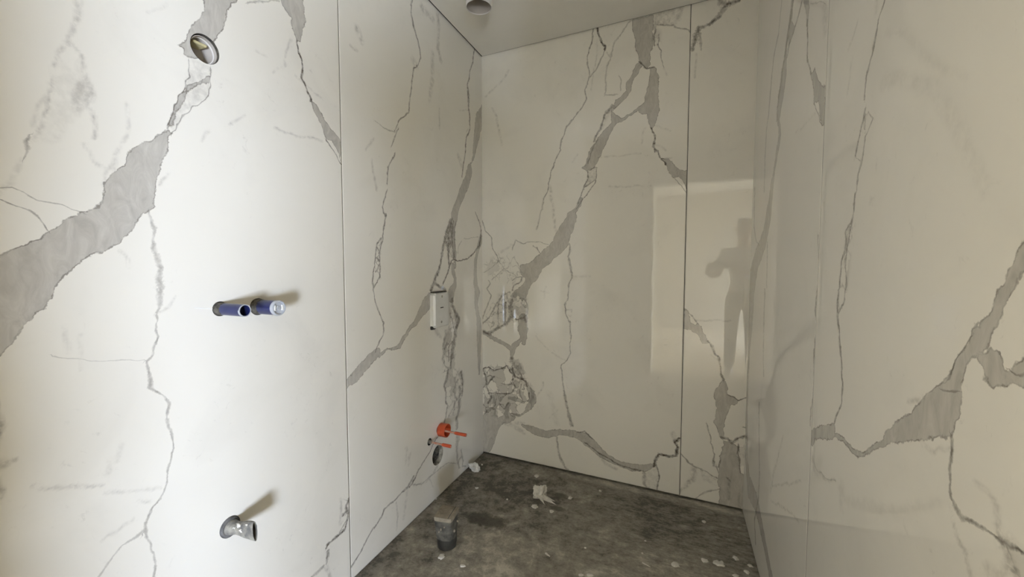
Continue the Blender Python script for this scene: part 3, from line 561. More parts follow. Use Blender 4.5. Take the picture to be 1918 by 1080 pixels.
# ceiling plate, set 6 mm off the slabs all round so that a dark shadow gap shows
g = 0.009
bm = bmesh.new()
cp = [(XL+g, YF), (XR-g, YF), (XR-g, YR-g), (XL+g, YL-g)]
lo = [bm.verts.new((x, y, HT)) for x, y in cp]; hi = [bm.verts.new((x, y, HT+0.03)) for x, y in cp]
bm.faces.new(lo); bm.faces.new(hi)
for i in range(4): bm.faces.new((lo[i], lo[(i+1) % 4], hi[(i+1) % 4], hi[i]))
ce = S(bmo('ceiling', bm, 'ceiling'))
S(box('light_block_deck', (XL-0.2, YF-0.15, TOP+0.02), (XR+0.2, YL+0.25, TOP+0.14), 'backing'))  # unseen cover put in above the ceiling to block light
# left wall: mortar backing, slabs in front of it
wl = S(box('wall_left', (XL-0.20, YF-0.15, -0.12), (XL-0.085, YL+0.2, TOP+0.05), 'backing'))
wr = S(box('wall_right', (XR+0.06, YF-0.15, -0.12), (XR+0.18, YL+0.2, TOP+0.05), 'backing'))
bm = bmesh.new()
q = [(XL-0.2, YL+0.10+SK*0.2), (XR+0.18, YR+0.10-SK*0.18), (XR+0.18, YR+0.22), (XL-0.2, YL+0.24)]
lo = [bm.verts.new((x, y, -0.12)) for x, y in q]; hi = [bm.verts.new((x, y, TOP+0.05)) for x, y in q]
bm.faces.new(lo); bm.faces.new(hi)
for i in range(4): bm.faces.new((lo[i], lo[(i+1) % 4], hi[(i+1) % 4], hi[i]))
wb = S(bmo('wall_back', bm, 'backing'))
def WL(u, z): return np.stack([np.full_like(u, XL), u, z], 1)
def WR(u, z): return np.stack([np.full_like(u, XR), u, z], 1)
def WB(u, z): return np.array([XL, YL, 0]) + u[:, None]*BX + np.stack([0*u, 0*u, z], 1)
IN_B = np.array([-SK, -1, 0])/math.hypot(1, SK)
# openings cut through the left slabs: (y, z, radius)
def lp(x, y): p = on_left(x, y); return float(p[1]), float(p[2])
H_VENT = (*lp(384, 92), 0.0365); H_BLUE1 = (*lp(412, 578), 0.0205); H_BLUE2 = (*lp(483, 574), 0.0255); H_WASTE = (*lp(431, 986), 0.0295)
H_COP1 = (*lp(804.5, 827), 0.0185); H_COP2 = (*lp(821, 804), 0.019); H_DRAIN = (*lp(820, 851.5), 0.053)
G = 0.0008
slab('slab', 'L1', SEAM_L-1.2, SEAM_L-G, 0.003, TOP, WL, uv_left, (1, 0, 0), wl, holes=[H_VENT, H_BLUE1, H_BLUE2, H_WASTE])
slab('slab', 'L2', SEAM_L+G, YL+0.004, 0.003, TOP, WL, uv_left, (1, 0, 0), wl, holes=[H_COP1, H_COP2, H_DRAIN])
slab('slab', None, YF, SEAM_L-1.2-2*G, 0.003, TOP, WL, uv_left, (1, 0, 0), wl, cs=0.2)
slab('slab', 'B1', -0.004, SEAM_B-0.0014, 0.013, TOP, WB, uv_back, IN_B, wb)
slab('slab', 'B2', SEAM_B+0.0014, BLEN+0.006, 0.013, TOP, WB, uv_back, IN_B, wb)
slab('slab', 'R1', SEAM_R+G*.7, YR+0.004, 0.004, TOP, WR, uv_right, (-1, 0, 0), wr)
slab('slab', 'R2', SEAM_R-1.2, SEAM_R-G*.7, 0.004, TOP, WR, uv_right, (-1, 0, 0), wr)
slab('slab', None, YF-0.15, SEAM_R-1.2-2*G, 0.004, TOP, WR, uv_right, (-1, 0, 0), wr, cs=0.2)
# front wall with the raw doorway
DX0, DZ = -0.63, 2.13
wf = S(box('wall_front', (XL-0.2, YF-0.15, -0.12), (DX0, YF, TOP+0.05), 'front_wall'))
box('lintel', (DX0, YF-0.15, DZ), (XR+0.06, YF, TOP+0.05), 'front_wall', wf)
random.seed(11)
zz = 0.0; k = 0
bm = bmesh.new()
while zz < DZ:                                     # broken plaster edge of the door reveal
    h = random.uniform(0.05, 0.14); d = random.uniform(0.004, 0.022)
    add_box(bm, (DX0-0.005, YF-0.150, zz), (DX0+d, YF+0.003, min(zz+h, DZ)), 0.003, 1); zz += h
bmo('reveal_plaster', bm, 'hall_wall', wf)
# hall beyond the doorway
HX0, HX1, HY0, HY1 = -2.6, WX, -4.1, YF-0.15
S(box('floor_hall', (HX0-0.1, HY0-0.1, -0.12), (HX1+0.1, HY1, -0.002), 'hall_floor'))
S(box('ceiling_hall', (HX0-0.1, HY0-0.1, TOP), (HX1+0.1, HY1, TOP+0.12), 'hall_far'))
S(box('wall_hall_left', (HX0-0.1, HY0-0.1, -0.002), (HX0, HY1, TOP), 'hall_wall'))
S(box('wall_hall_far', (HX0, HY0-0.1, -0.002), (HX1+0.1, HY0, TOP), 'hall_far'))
S(box('wall_hall_near', (XR+0.18, HY1, -0.002), (HX1+0.1, HY1+0.12, TOP), 'hall_wall'))
S(box('wall_hall_side', (HX0, HY1, -0.002), (XL-0.2, HY1+0.12, TOP), 'hall_wall'))
wh = S(box('wall_hall_right', (HX1, WY1, -0.002), (HX1+0.1, HY1, TOP), 'hall_wall'))
box('wall_piece', (HX1, HY0, -0.002), (HX1+0.1, WY0, TOP), 'hall_wall', wh)
box('wall_piece', (HX1, WY0, 2.15), (HX1+0.1, WY1, TOP), 'hall_wall', wh)
MAT['shutter'] = plain('shutter_plastic', (0.72, 0.70, 0.66), (0.68, 0.66, 0.62), 8, 0.5)
win = S(empty('added_window_1', (HX1+0.05, (WY0+WY1)/2, 0)))  # unseen window, added as a setting for the low hall lamp
bm = bmesh.new()
for a, b in (((HX1+0.01, WY0, 0.0), (HX1+0.06, WY0+0.05, 2.15)), ((HX1+0.01, WY1-0.05, 0.0), (HX1+0.06, WY1, 2.15)), ((HX1+0.01, WY0, 2.10), (HX1+0.06, WY1, 2.15))):
    add_box(bm, a, b, 0.003, 1)
fix(bmo('added_window_frame', bm, 'shutter', win))
sl = bpy.data.meshes.new('added_shutter_slat'); bm = bmesh.new(); add_box(bm, (-0.006, -(WY1-WY0)/2+0.05, 0), (0.006, (WY1-WY0)/2-0.05, 0.052), 0.004, 1); bm.to_mesh(sl); bm.free(); sl.materials.append(MAT['shutter'])
z = WZ1
while z < 2.10:
    o = bpy.data.objects.new('added_shutter_slat', sl); col.objects.link(o); o.parent = win; o.location = (0.0, 0, z); z += 0.0515  # made-up shutter, leaves only the lower part open to light
# ------------------------------------------------------------------ objects
MAT['grout_and_shade'] = plain('joint_shadow_mortar', (0.055, 0.05, 0.044), (0.035, 0.032, 0.028), 40, 0.95)  # joint mortar, also the painted shade of the ceiling gap
# recessed dark joints between slabs
def joint(wall, p, q, inward):                      # p, q: two corners of the strip, recessed behind the face
    bm = bmesh.new(); add_box(bm, p, q); return bmo('joint', bm, 'grout_and_shade', wall)
joint(wl, (XL-0.010, SEAM_L-0.004, 0.003), (XL-0.0009, SEAM_L+0.004, TOP), None)
joint(wr, (XR+0.0007, SEAM_R-0.004, 0.004), (XR+0.010, SEAM_R+0.004, TOP), None)
pj = np.array([XL, YL, 0]) + SEAM_B*BX
bm = bmesh.new()
add_box(bm, (-0.008, 0.0025, 0.013), (0.008, 0.010, TOP))
bmesh.ops.rotate(bm, verts=bm.verts, cent=(0, 0, 0), matrix=Matrix.Rotation(-math.atan(SK), 3, 'Z'))
bmesh.ops.translate(bm, verts=bm.verts, vec=Vector(pj))
bmo('joint', bm, 'grout_and_shade', wb)

# dark strips that paint in the shade of the ceiling gap
for a_, b_ in (((XL-0.001, YF, HT+0.004), (XL+g+0.002, YL-0.004, HT+0.02)), ((XR-g-0.002, YF, HT+0.004), (XR+0.001, YR-0.004, HT+0.02))):
    box('gap_shade_strip', a_, b_, 'grout_and_shade', ce)
bm = bmesh.new(); add_box(bm, (0, -g-0.002, HT+0.004), (BLEN, 0.001, HT+0.02)); bmesh.ops.rotate(bm, verts=bm.verts, cent=(0, 0, 0), matrix=Matrix.Rotation(-math.atan(SK), 3, 'Z')); bmesh.ops.translate(bm, verts=bm.verts, vec=(XL, YL, 0)); bmo('gap_shade_strip', bm, 'grout_and_shade', ce)
MAT['blue'] = plain('blue_pipe_plastic', (0.014, 0.020, 0.105), (0.010, 0.016, 0.08), 30, 0.3)
MAT['blue_dark'] = plain('blue_pipe_inside', (0.010, 0.014, 0.06), (0.008, 0.010, 0.045), 30, 0.4)
MAT['cap'] = plain('frosted_plug_plastic', (0.50, 0.52, 0.56), (0.44, 0.46, 0.50), 30, 0.22)
MAT['capw'] = plain('white_plug_tab', (0.82, 0.82, 0.80), (0.76, 0.76, 0.74), 30, 0.3)
MAT['hole'] = plain('raw_hole_edge', (0.13, 0.115, 0.09), (0.03, 0.028, 0.022), 90, 0.95, bmp=0.4)
MAT['cement'] = plain('cement_smear', (0.42, 0.39, 0.32), (0.13, 0.12, 0.10), 45, 0.95, bmp=0.6)
MAT['grey_pvc'] = plain('grey_waste_plastic', (0.13, 0.126, 0.12), (0.34, 0.32, 0.265), 60, 0.6, bmp=0.3, detail=6)
MAT['grey_ring'] = plain('grey_sealing_ring', (0.17, 0.165, 0.16), (0.07, 0.068, 0.064), 50, 0.7)
MAT['white_pvc'] = plain('white_duct_plastic', (0.78, 0.75, 0.72), (0.72, 0.69, 0.66), 10, 0.4)
MAT['duct_in'] = plain('duct_inside', (0.50, 0.46, 0.41), (0.40, 0.36, 0.32), 10, 0.5)
MAT['orange'] = plain('orange_plastic', (0.62, 0.105, 0.035), (0.50, 0.075, 0.025), 30, 0.4)
MAT['orange_dusty'] = plain('dusty_orange_pipe', (0.52, 0.16, 0.09), (0.50, 0.34, 0.26), 60, 0.55)
MAT['plate'] = plain('white_cover_plastic', (0.76, 0.745, 0.70), (0.70, 0.685, 0.64), 25, 0.45, detail=6)
MAT['plaster'] = plain('white_plaster_crumb', (0.80, 0.77, 0.70), (0.66, 0.63, 0.56), 120, 0.95, bmp=0.5)
MAT['yellow'] = plain('yellowed_foam', (0.62, 0.55, 0.30), (0.5, 0.44, 0.25), 40, 0.9)

def sub(o, t):
    """a sub-part built in world coordinates under a part of thing t"""
    o.data.transform(Matrix.Translation(-Vector(t.location))); return o
def sleeve(name, h, depth, mat, parent, jag=0.06, seed=1):
    """lining of a cut opening, from the slab face into the wall"""
    y, z, r = h; rs = np.random.RandomState(seed); wv = 1 - jag*rs.rand(40)
    return fix(lathe(name, [(0.0004, r*1.0), (-0.006, r*0.985), (-0.012, r*.97), (-depth, r*.95), (-depth, 0.0005)], (XL, y, z), (1, 0, 0), mat, parent, 40,
                     wob=lambda i, k: (wv[k] if i in (1, 2) else 1.0)))

# --- round vent opening with its duct end
t = empty('vent_outlet', (XL, H_VENT[0], H_VENT[1]))
tag(t, 'round open vent outlet set high in the white marble wall above the blue pipes', 'vent')
sleeve('hole_lining', H_VENT, 0.075, 'hole', t, .03, 2)
y, z, r = H_VENT
fix(lathe('duct', [(-0.004, .0348), (-0.0035, .0330), (-0.030, .0325), (-0.052, .029), (-0.058, .020), (-0.0585, .0005), (-0.066, .0005), (-0.066, .0348)], (XL, y-0.001, z-0.0025), (1, 0, 0), 'duct_in', t, 40, closed=False))
bm = bmesh.new(); add_box(bm, (XL-0.050, y-0.022, z+0.012), (XL-0.012, y+0.014, z+0.019), 0.002, 1)
fix(bmo('foam_strip', bm, 'yellow', t))
fix(lathe('rim', [(-0.018, .0326), (-0.014, .0326), (-0.014, .0308), (-0.018, .0308)], (XL, y, z-0.002), (1, 0, 0), 'white_pvc', t, 40, closed=True))

# --- the two blue supply pipes
def blue_pipe(h, r, L, label, capped):
    y, z, hr = h
    t = empty('blue_pipe', (XL, y, z)); tag(t, label, 'pipe')
    sleeve('hole_lining', h, 0.07, 'hole', t, .10, int(hr*1e4))
    fix(lathe('tube', [(-0.06, r*.97), (0.020, r), (L-0.004, r), (L, r*.985), (L, r*.86), (L-0.03, r*.85), (L-0.031, 0.0005)], (XL, y, z), (1, 0, -0.01), 'blue', t, 40))
    rs = np.random.RandomState(3); wv = 0.75+0.5*rs.rand(40)
    fix(lathe('cement_collar', [(-0.008, r*1.12), (0.006, r*1.10), (0.015, r*1.02), (0.022, r*1.006), (0.022, r*.99), (-0.008, r*.99)], (XL, y, z), (1, 0, -0.01), 'hole', t, 40, closed=True,
              wob=lambda i, k: 1.0 if i in (0, 4, 5) else 1.0+(wv[k]-1)*.10))
    if capped:
        p = (XL+L, y, z-L*.01)
        c = fix(lathe('end_plug', [(-0.006, r*1.0), (-0.004, r*1.05), (0.004, r*1.06), (0.007, r*1.0), (0.007, r*.86), (0.002, r*.82), (0.002, r*.30), (0.006, r*.26), (0.006, 0.0005)], p, (1, 0, 0), 'cap', t, 40))
        for s in (-1, 1):
            bm = bmesh.new(); add_box(bm, (p[0]+0.001, y+s*r*.60-r*.17, z-r*.40), (p[0]+0.0062, y+s*r*.60+r*.17, z+r*.40), 0.001, 1)
            sub(bmo('tab', bm, 'capw', c), t)
    else:
        fix(lathe('torn_rim', [(L-0.004, r*1.02), (L+0.001, r*1.0), (L+0.001, r*.88), (L-0.004, r*.9)], (XL, y, z), (1, 0, -0.01), 'cap', t, 40, closed=True, wob=lambda i, k: 1.0 if (k % 40) < 9 else (1.0 if i in (1, 2) else 0.97)))
        fix(lathe('bore', [(L-0.0005, r*.862), (L-0.028, r*.845), (L-0.0285, 0.0005)], (XL, y, z), (1, 0, -0.01), 'blue_dark', t, 40))
    return t
blue_pipe(H_BLUE1, 0.0165, 0.100, 'open blue plastic water pipe stub sticking out of the marble wall', False)
blue_pipe(H_BLUE2, 0.0215, 0.083, 'thicker blue pipe stub closed with a frosted plug on the marble wall', True)
# taut white thread beside the open blue pipe
p0 = on_left(365, 576); p1 = on_left(398, 578)
bm = bmesh.new()
bmesh.ops.create_cone(bm, cap_ends=True, segments=8, radius1=.0009, radius2=.0009, depth=1.0)
d = Vector(p1-p0); mt = Matrix.Translation(Vector((p0+p1)/2)+Vector((0.0002, 0, 0))) @ d.to_track_quat('Z', 'Y').to_matrix().to_4x4() @ Matrix.Diagonal((1, 1, d.length, 1))
bmesh.ops.transform(bm, verts=bm.verts, matrix=mt)
tag(bmo('thread', bm, plain('white_thread', (0.97, 0.97, 0.96), (0.95, 0.95, 0.94), 20, 0.6)), 'short white thread stuck to the wall beside the open blue pipe', 'thread')

# --- grey waste pipe, squashed and smeared with plaster
t = empty('waste_pipe', (XL, H_WASTE[0], H_WASTE[1])); tag(t, 'grey waste pipe stub with a flattened plaster-smeared mouth low on the wall', 'pipe')
sleeve('hole_lining', H_WASTE, 0.07, 'hole', t, .05, 9)
y, z, r = H_WASTE
prof = [(-0.05, .0225), (0.0, .0225), (0.012, .0195), (0.030, .0165), (0.045, .0180), (0.065, .0225), (0.085, .0258), (0.100, .0265), (0.1015, .0262), (0.1005, .0235), (0.08, .022), (0.05, .017), (0.049, .0005)]
rs = np.random.RandomState(5); wv = rs.rand(48)*.05
o = lathe('pipe_end', prof, (XL, y, z), (1, 0.05, 0.10), 'grey_pvc', t, 48, wob=lambda i, k: 1+wv[k]*(1 if 4 < i < 10 else .3))
for vtx in o.data.vertices:                         # squash the mouth a little
    f = max(0, min(1, (vtx.co.x-XL)/.1)); vtx.co.y = y+(vtx.co.y-y)*(1-.72*f*f)
fix(o)
fix(lathe('cement_ring', [(-0.006, .0285), (0.001, .0285), (0.006, .0245), (0.006, .0190), (-0.006, .0190)], (XL, y, z), (1, 0, 0), 'grey_ring', t, 48, closed=True, wob=lambda i, k: 1.0 if i in (0, 3, 4) else 1-.06*wv[k]*10*.6))
for (dx, th, s) in ((.052, 2.3, .011), (.062, 2.9, .008), (.034, 2.7, .006), (.078, 2.2, .006)):
    rr = np.interp(dx, [q[0] for q in prof[:8]], [q[1] for q in prof[:8]])
    bm = bmesh.new(); bmesh.ops.create_icosphere(bm, subdivisions=2, radius=1)
    for q in bm.verts: q.co *= 1+.45*random.uniform(-1, 1)
    c = Vector((XL+dx, y+math.cos(th)*rr*.8*(1-.72*min(1, dx/.1)**2), z+dx*.1+math.sin(th)*rr*.95))
    bmesh.ops.transform(bm, verts=bm.verts, matrix=Matrix.Translation(c) @ Matrix.Diagonal((s, s*.28, s*.6, 1)))
    sub(bmo('plaster_smear', bm, 'plaster', o, True), t)

# --- white junction box cover
PY0, PY1, PZ0, PZ1 = 1.812, 1.978, 0.922, 1.104
t = empty('junction_box', (XL, (PY0+PY1)/2, PZ0)); tag(t, 'white plastic junction box cover stuck on the veined wall above the orange pipes', 'junction box')
bm = bmesh.new()
def ring(x, y0, y1, z0, z1, c):
    return [bm.verts.new((XL+x, a, b)) for a, b in ((y0+c, z0), (y1-c, z0), (y1, z0+c), (y1, z1-c), (y1-c, z1), (y0+c, z1), (y0, z1-c), (y0, z0+c))]
rings = [ring(-0.001, PY0, PY1, PZ0, PZ1, .012), ring(0.019, PY0, PY1-.004, PZ0, PZ1, .012), ring(0.030, PY0+.006, PY1-.036, PZ0+.006, PZ1-.006, .010)]
for a, b in zip(rings, rings[1:]):
    for i in range(8): bm.faces.new((a[i], a[(i+1) % 8], b[(i+1) % 8], b[i]))
bm.faces.new(rings[-1]); bm.faces.new(rings[0])
cov = fix(bmo('cover', bm, 'plate', t))
bm = bmesh.new(); add_box(bm, (XL+.0285, 1.863, 1.022), (XL+.0305, 1.893, 1.0275)); sub(bmo('slot', bm, 'grout_and_shade', cov), t)
bm = bmesh.new(); add_box(bm, (XL-0.001, PY0+.004, PZ1-.001), (XL+.024, PY1-.04, PZ1+.005), .001, 1); fix(bmo('shadow_strip', bm, 'hole', t))  # dark strip standing in for shade along the top of the cover
bm = bmesh.new(); add_box(bm, (XL-0.001, PY0-.002, PZ0-.008), (XL+.014, PY0+.030, PZ0+.010), .003, 1); fix(bmo('corner_cavity', bm, 'grout_and_shade', t))
for (py, pz) in ((1.880, 1.082), (1.873, .950)):
    sub(lathe('screw', [(0.0285, .006), (0.0312, .006), (0.0312, .0035), (0.0300, .003), (0.0300, .0004)], (XL, py, pz), (1, 0, 0), 'cement', cov, 16), t)

# --- orange-sleeved copper pipes
def stub(h, L, label, cup):
    y, z, hr = h
    t = empty('supply_pipe', (XL, y, z)); tag(t, label, 'pipe')
    sleeve('hole_lining', h, 0.06, 'hole', t, .10, int(y*100))
    ax = (1, 0.0, -0.03)
    fix(lathe('tube', [(-0.05, .0052), (L*.62, .0052), (L*.63, .0068), (L-.002, .0070), (L, .0060), (L, .0042), (L-.03, .0040), (L-.031, .0004)], (XL, y, z), ax, 'orange_dusty', t, 20))
    fix(lathe('sleeve', [(L*.60, .0072), (L*.63, .0082), (L-.004, .0086), (L-.001, .0080), (L-.001, .0066), (L*.60, .0062)], (XL, y, z), ax, 'orange', t, 20, closed=True))
    fix(lathe('fitting', [(-0.01, .010), (.004, .010), (.010, .0085), (.016, .0060), (.016, .0050), (-0.01, .0050)], (XL, y, z), ax, 'cement', t, 6 if not cup else 20, closed=True, smooth=False))
    if cup:
        R = .036
        fix(lathe('cap_cup', [(.0005, R*.93), (.0045, R*.98), (.042, R), (.046, R*.985), (.046, R*.90), (.012, R*.87), (.011, .0085), (.006, .0085), (.0035, R*.7)], (XL, y+.018, z-.006), (1, 0, 0), 'orange', t, 36, closed=True))
    return t
stub(H_COP2, 0.170, 'thin pipe stub with an orange plastic cup around its base on the marble wall', True)
stub(H_COP1, 0.128, 'thin orange-sleeved pipe stub in a small hole above the drain hole', False)
# --- drain opening
t = empty('drain_outlet', (XL, H_DRAIN[0], H_DRAIN[1])); tag(t, 'large round drain hole cut in the marble wall below the orange pipes', 'drain')
sleeve('hole_lining', H_DRAIN, 0.078, 'cement', t, .05, 12)
y, z, r = H_DRAIN
fix(lathe('pipe_mouth', [(-0.022, .0455), (-0.020, .0455), (-0.020, .0415), (-0.07, .0405), (-0.071, .0005), (-0.074, .0005), (-0.074, .0455)], (XL, y, z), (1, 0, 0), 'hole', t, 40, closed=True))

# --- duct through the ceiling
t = empty('ceiling_duct', (-0.893, 1.816, 2.45)); tag(t, 'white round plastic ventilation duct stub hanging from the ceiling', 'duct')
fix(lathe('tube', [(0.11, .0605), (0.002, .0605), (0.0, .060), (0.0, .0575), (0.002, .057), (0.10, .057)], (-0.893, 1.816, 2.45), (0, 0, 1), 'white_pvc', t, 48))
fix(lathe('liner', [(0.004, .0569), (0.09, .0569), (0.0901, .0005)], (-0.893, 1.816, 2.45), (0, 0, 1), 'duct_in', t, 48))

# --- tub of mortar on the floor: round foot, square mouth, dirty square lid
def sq_ring(z, r, sq, rot, n=40):
    out = []
    for k in range(n):
        a = 2*math.pi*k/n
        c, s = math.cos(a), math.sin(a); m = 1/max(abs(c), abs(s)); q = (1-sq)+sq*min(m, 1.33)
        x_, y_ = r*q*c*(1-.16*sq), r*q*s; out.append((x_*math.cos(rot)-y_*math.sin(rot), x_*math.sin(rot)+y_*math.cos(rot), z))
    return out
MAT['tub_black'] = plain('black_tub_plastic', (0.022, 0.021, 0.018), (0.045, 0.042, 0.036), 25, 0.45)
MAT['tub_grey'] = plain('mortar_smeared_plastic', (0.045, 0.043, 0.037), (0.15, 0.138, 0.112), 24, 0.8, bmp=0.5, detail=6)
MAT['tub_lid'] = plain('mortar_crusted_lid', (0.36, 0.31, 0.235), (0.22, 0.19, 0.145), 30, 0.95, bmp=0.8, detail=6)
bc = np.array([-0.931, 1.549, 0])
t = empty('mortar_tub', tuple(bc)); tag(t, 'small mortar-crusted tub with square lid and black round foot on the cement floor', 'tub')
def loft(name, rs_, mat, cap=(True, True)):
    n = len(rs_[0]); v = [q for r_ in rs_ for q in r_]; f = []
    for i in range(len(rs_)-1):
        for k in range(n): f.append((i*n+k, i*n+(k+1) % n, (i+1)*n+(k+1) % n, (i+1)*n+k))
    if cap[0]: f.append(tuple(range(n))[::-1])
    if cap[1]: f.append(tuple((len(rs_)-1)*n+k for k in range(n)))
    o = pyd(name, v, f, mat, t, True); o.data.set_sharp_from_angle(angle=math.radians(45)); return o
RT = math.radians(8)
loft('foot', [sq_ring(0, .036, 0, RT), sq_ring(.004, .041, 0, RT), sq_ring(.030, .0445, .05, RT), sq_ring(.050, .0455, .15, RT)], 'tub_black')
tb = loft('body', [sq_ring(.046, .0450, .15, RT), sq_ring(.070, .0462, .4, RT), sq_ring(.105, .0475, .75, RT), sq_ring(.142, .0485, .95, RT), sq_ring(.1421, .044, .95, RT)], 'tub_grey')
tl = loft('lid', [sq_ring(.138, .0490, 1, RT), sq_ring(.150, .0500, 1, RT), sq_ring(.155, .0490, 1, RT), sq_ring(.156, .045, 1, RT)], 'tub_lid')
bm = bmesh.new(); add_box(bm, (.024, -.048, .1550), (.0265, .048, .1566)); bmesh.ops.rotate(bm, verts=bm.verts, cent=(0, 0, 0), matrix=Matrix.Rotation(RT, 3, 'Z')); bmo('lid_slit', bm, 'tub_black', tl)
for k in range(9):
    a = random.uniform(3.2, 6.6); zz = random.uniform(.06, .13); s = random.uniform(.002, .005)
    bm = bmesh.new(); bmesh.ops.create_icosphere(bm, subdivisions=2, radius=1)
    for q in bm.verts: q.co *= 1+.3*random.uniform(-1, 1)
    bmesh.ops.transform(bm, verts=bm.verts, matrix=Matrix.Translation((.049*math.cos(a), .049*math.sin(a), zz)) @ Matrix.Diagonal((s, s, s*1.3, 1)))
    bmo('mortar_crust', bm, 'tub_lid', tb, True)

# --- crumpled plaster lumps and flat splats on the screed
def lump(px, py, sx, sy, sz, label, seed, tails=()):
    p = on_floor(px, py); rs = np.random.RandomState(seed)
    bm = bmesh.new(); bmesh.ops.create_icosphere(bm, subdivisions=4, radius=1)
    dirs = rs.randn(46, 3); dirs /= np.linalg.norm(dirs, axis=1)[:, None]; amp = rs.uniform(-.38, .32, 46)
    for q in bm.verts:
        n = np.array(q.co); d = dirs @ n
        s = 1 + (amp*np.clip((d-.80)/.20, 0, 1)).sum() + .05*rs.randn()
        q.co = Vector((n[0]*s*sx, n[1]*s*sy, max(-.0005, n[2]*s*sz+sz*.45)))
    for (ang, ln, wd) in tails:
        c, s_ = math.cos(ang), math.sin(ang); b0 = [bm.verts.new((sx*.4*c - wd*s_*k, sx*.4*s_ + wd*c*k, h)) for k, h in ((-1, 0), (1, 0), (0, sz*.7))]
        tip = bm.verts.new((ln*c, ln*s_, .002))
        for i in range(3): bm.faces.new((b0[i], b0[(i+1) % 3], tip))
    o = bmo('plaster_lump', bm, 'plaster', None, False); o.location = (p[0], p[1], 0.0)
    return tag(o, label, 'plaster lump')
lump(890, 881, 0.030, .026, .036, 'crumbled white plaster lump on the floor in the corner of the two walls', 3)
lump(1011, 931, .036, .034, .042, 'torn white plaster clump with trailing strips on the open floor', 8, ((-.35, .11, .010), (-.9, .075, .008), (-.1, .09, .008)))
sp_data = [(1005.5, 891, 4.6, 2.8), (1001.5, 948, 6.2, 4.0), (1068, 932, 4.2, 2.6), (1033, 957, 4.0, 2.8), (893, 913.5, 3.2, 1.6), (827, 1042, 6.8, 5.2), (861, 951, 0, 0),
           (1265, 1057, 7.0, 5.0), (1320, 1050, 6.0, 4.4), (1347, 1055, 10., 5.6), (1378, 1045, 4.4, 4.2), (1405, 1059, 4.0, 2.6), (1399, 1071, 4.5, 3.0), (1379, 1078, 6.0, 3.0),
           (867, 1059, 5.0, 3.2), (1106, 1077, 7.0, 3.0), (1088, 1077, 5.0, 3.0), (903, 870, 1.6, 1.0), (1124, 919, 2.4, 1.4), (862, 1048, 0, 0), (950, 935, 1.6, 1.2), (817, 934, 1.8, 1.3), (1203, 1036, 1.8, 1.4), (1319, 977, 3.6, 2.4), (1209, 1013, 1.8, 1.2), (1096, 1026, 2.0, 1.2), (1415, 1002, 1.6, 2.0)]
SPL = {(1001.5, 948): 'oval white plaster splat right beside the torn plaster clump', (1005.5, 891): 'oval white plaster splat between the torn clump and the back wall',
       (827, 1042): 'chunky white plaster splat at the black foot of the mortar tub', (1347, 1055): 'widest white plaster splat, near the foot of the glossy right wall'}
k = 0
for (px, py, rx, ry) in sp_data:
    if rx == 0: continue
    k += 1
    c = on_floor(px, py); ex = np.linalg.norm(on_floor(px+1, py)-c); ey = np.linalg.norm(on_floor(px, py+1)-c)
    rs = np.random.RandomState(20+k); n = 16; rad = 1+.16*rs.randn(n)
    e1 = np.array([math.cos(YAW), math.sin(YAW)]); e2 = np.array([-e1[1], e1[0]])
    v = []
    for (s, h) in ((1.0, -.0005), (.92, .0022), (.6, .0040)):
        for i in range(n):
            a = 2*math.pi*i/n; q = e1*math.cos(a)*rx*ex*rad[i]*s + e2*math.sin(a)*ry*ey*rad[i]*s; v.append((q[0], q[1], h))
    f = [(j*n+i, j*n+(i+1) % n, (j+1)*n+(i+1) % n, (j+1)*n+i) for j in (0, 1) for i in range(n)] + [tuple(2*n+i for i in range(n)), tuple(range(n))[::-1]]
    o = pyd('plaster_splat', v, f, 'plaster', None, True); o.location = (c[0], c[1], 0)
    tag(o, SPL.get((px, py), 'small flat splat of dried white plaster on the dark cement floor'), 'plaster splat', 'dried plaster splats on the floor')
def sliver(pa, pb, r, label):
    a, b = on_floor(*pa), on_floor(*pb); d = Vector(b-a)
    bm = bmesh.new(); bmesh.ops.create_cone(bm, cap_ends=True, segments=6, radius1=r, radius2=r*.5, depth=d.length)
    bmesh.ops.transform(bm, verts=bm.verts, matrix=Matrix.Translation(Vector((a+b)/2)+Vector((0, 0, r*.8))) @ d.to_track_quat('Z', 'Y').to_matrix().to_4x4())
    tag(bmo('plaster_sliver', bm, 'plaster'), label, 'plaster sliver')
sliver((1203, 1054), (1218, 1062), .0026, 'thin white plaster sliver lying across the open cement floor')
sliver((1022, 1037), (1030, 1043), .0045, 'short thick white plaster chip on the middle of the cement floor')
sliver((1411, 1004), (1412, 1029), .0022, 'thin white sliver on the floor along the glossy right wall')
sliver((1401, 1058), (1411, 1063), .0030, 'bent white plaster sliver beside a splat at the glossy right wall')
# ------------------------------------------------------------------ the photographer in the doorway (seen mirrored in the polished back wall)
MAT['skin'] = plain('skin', (0.52, 0.34, 0.25), (0.46, 0.29, 0.21), 12, 0.55)
MAT['shirt'] = plain('pale_shirt_cloth', (0.84, 0.83, 0.82), (0.78, 0.77, 0.76), 14, 0.85)
MAT['trousers'] = plain('grey_trouser_cloth', (0.20, 0.19, 0.18), (0.16, 0.155, 0.15), 14, 0.9)
MAT['hair'] = plain('dark_hair', (0.03, 0.024, 0.02), (0.05, 0.04, 0.03), 60, 0.6)
MAT['shoe'] = plain('dark_shoe', (0.04, 0.036, 0.03), (0.06, 0.052, 0.045), 20, 0.6)
MAT['phone'] = plain('phone_black', (0.02, 0.02, 0.022), (0.03, 0.03, 0.032), 20, 0.25)
MAT['eye'] = plain('eye_white', (0.8, 0.78, 0.75), (0.75, 0.73, 0.7), 20, 0.2)
PX, PY = 0.272, -0.62
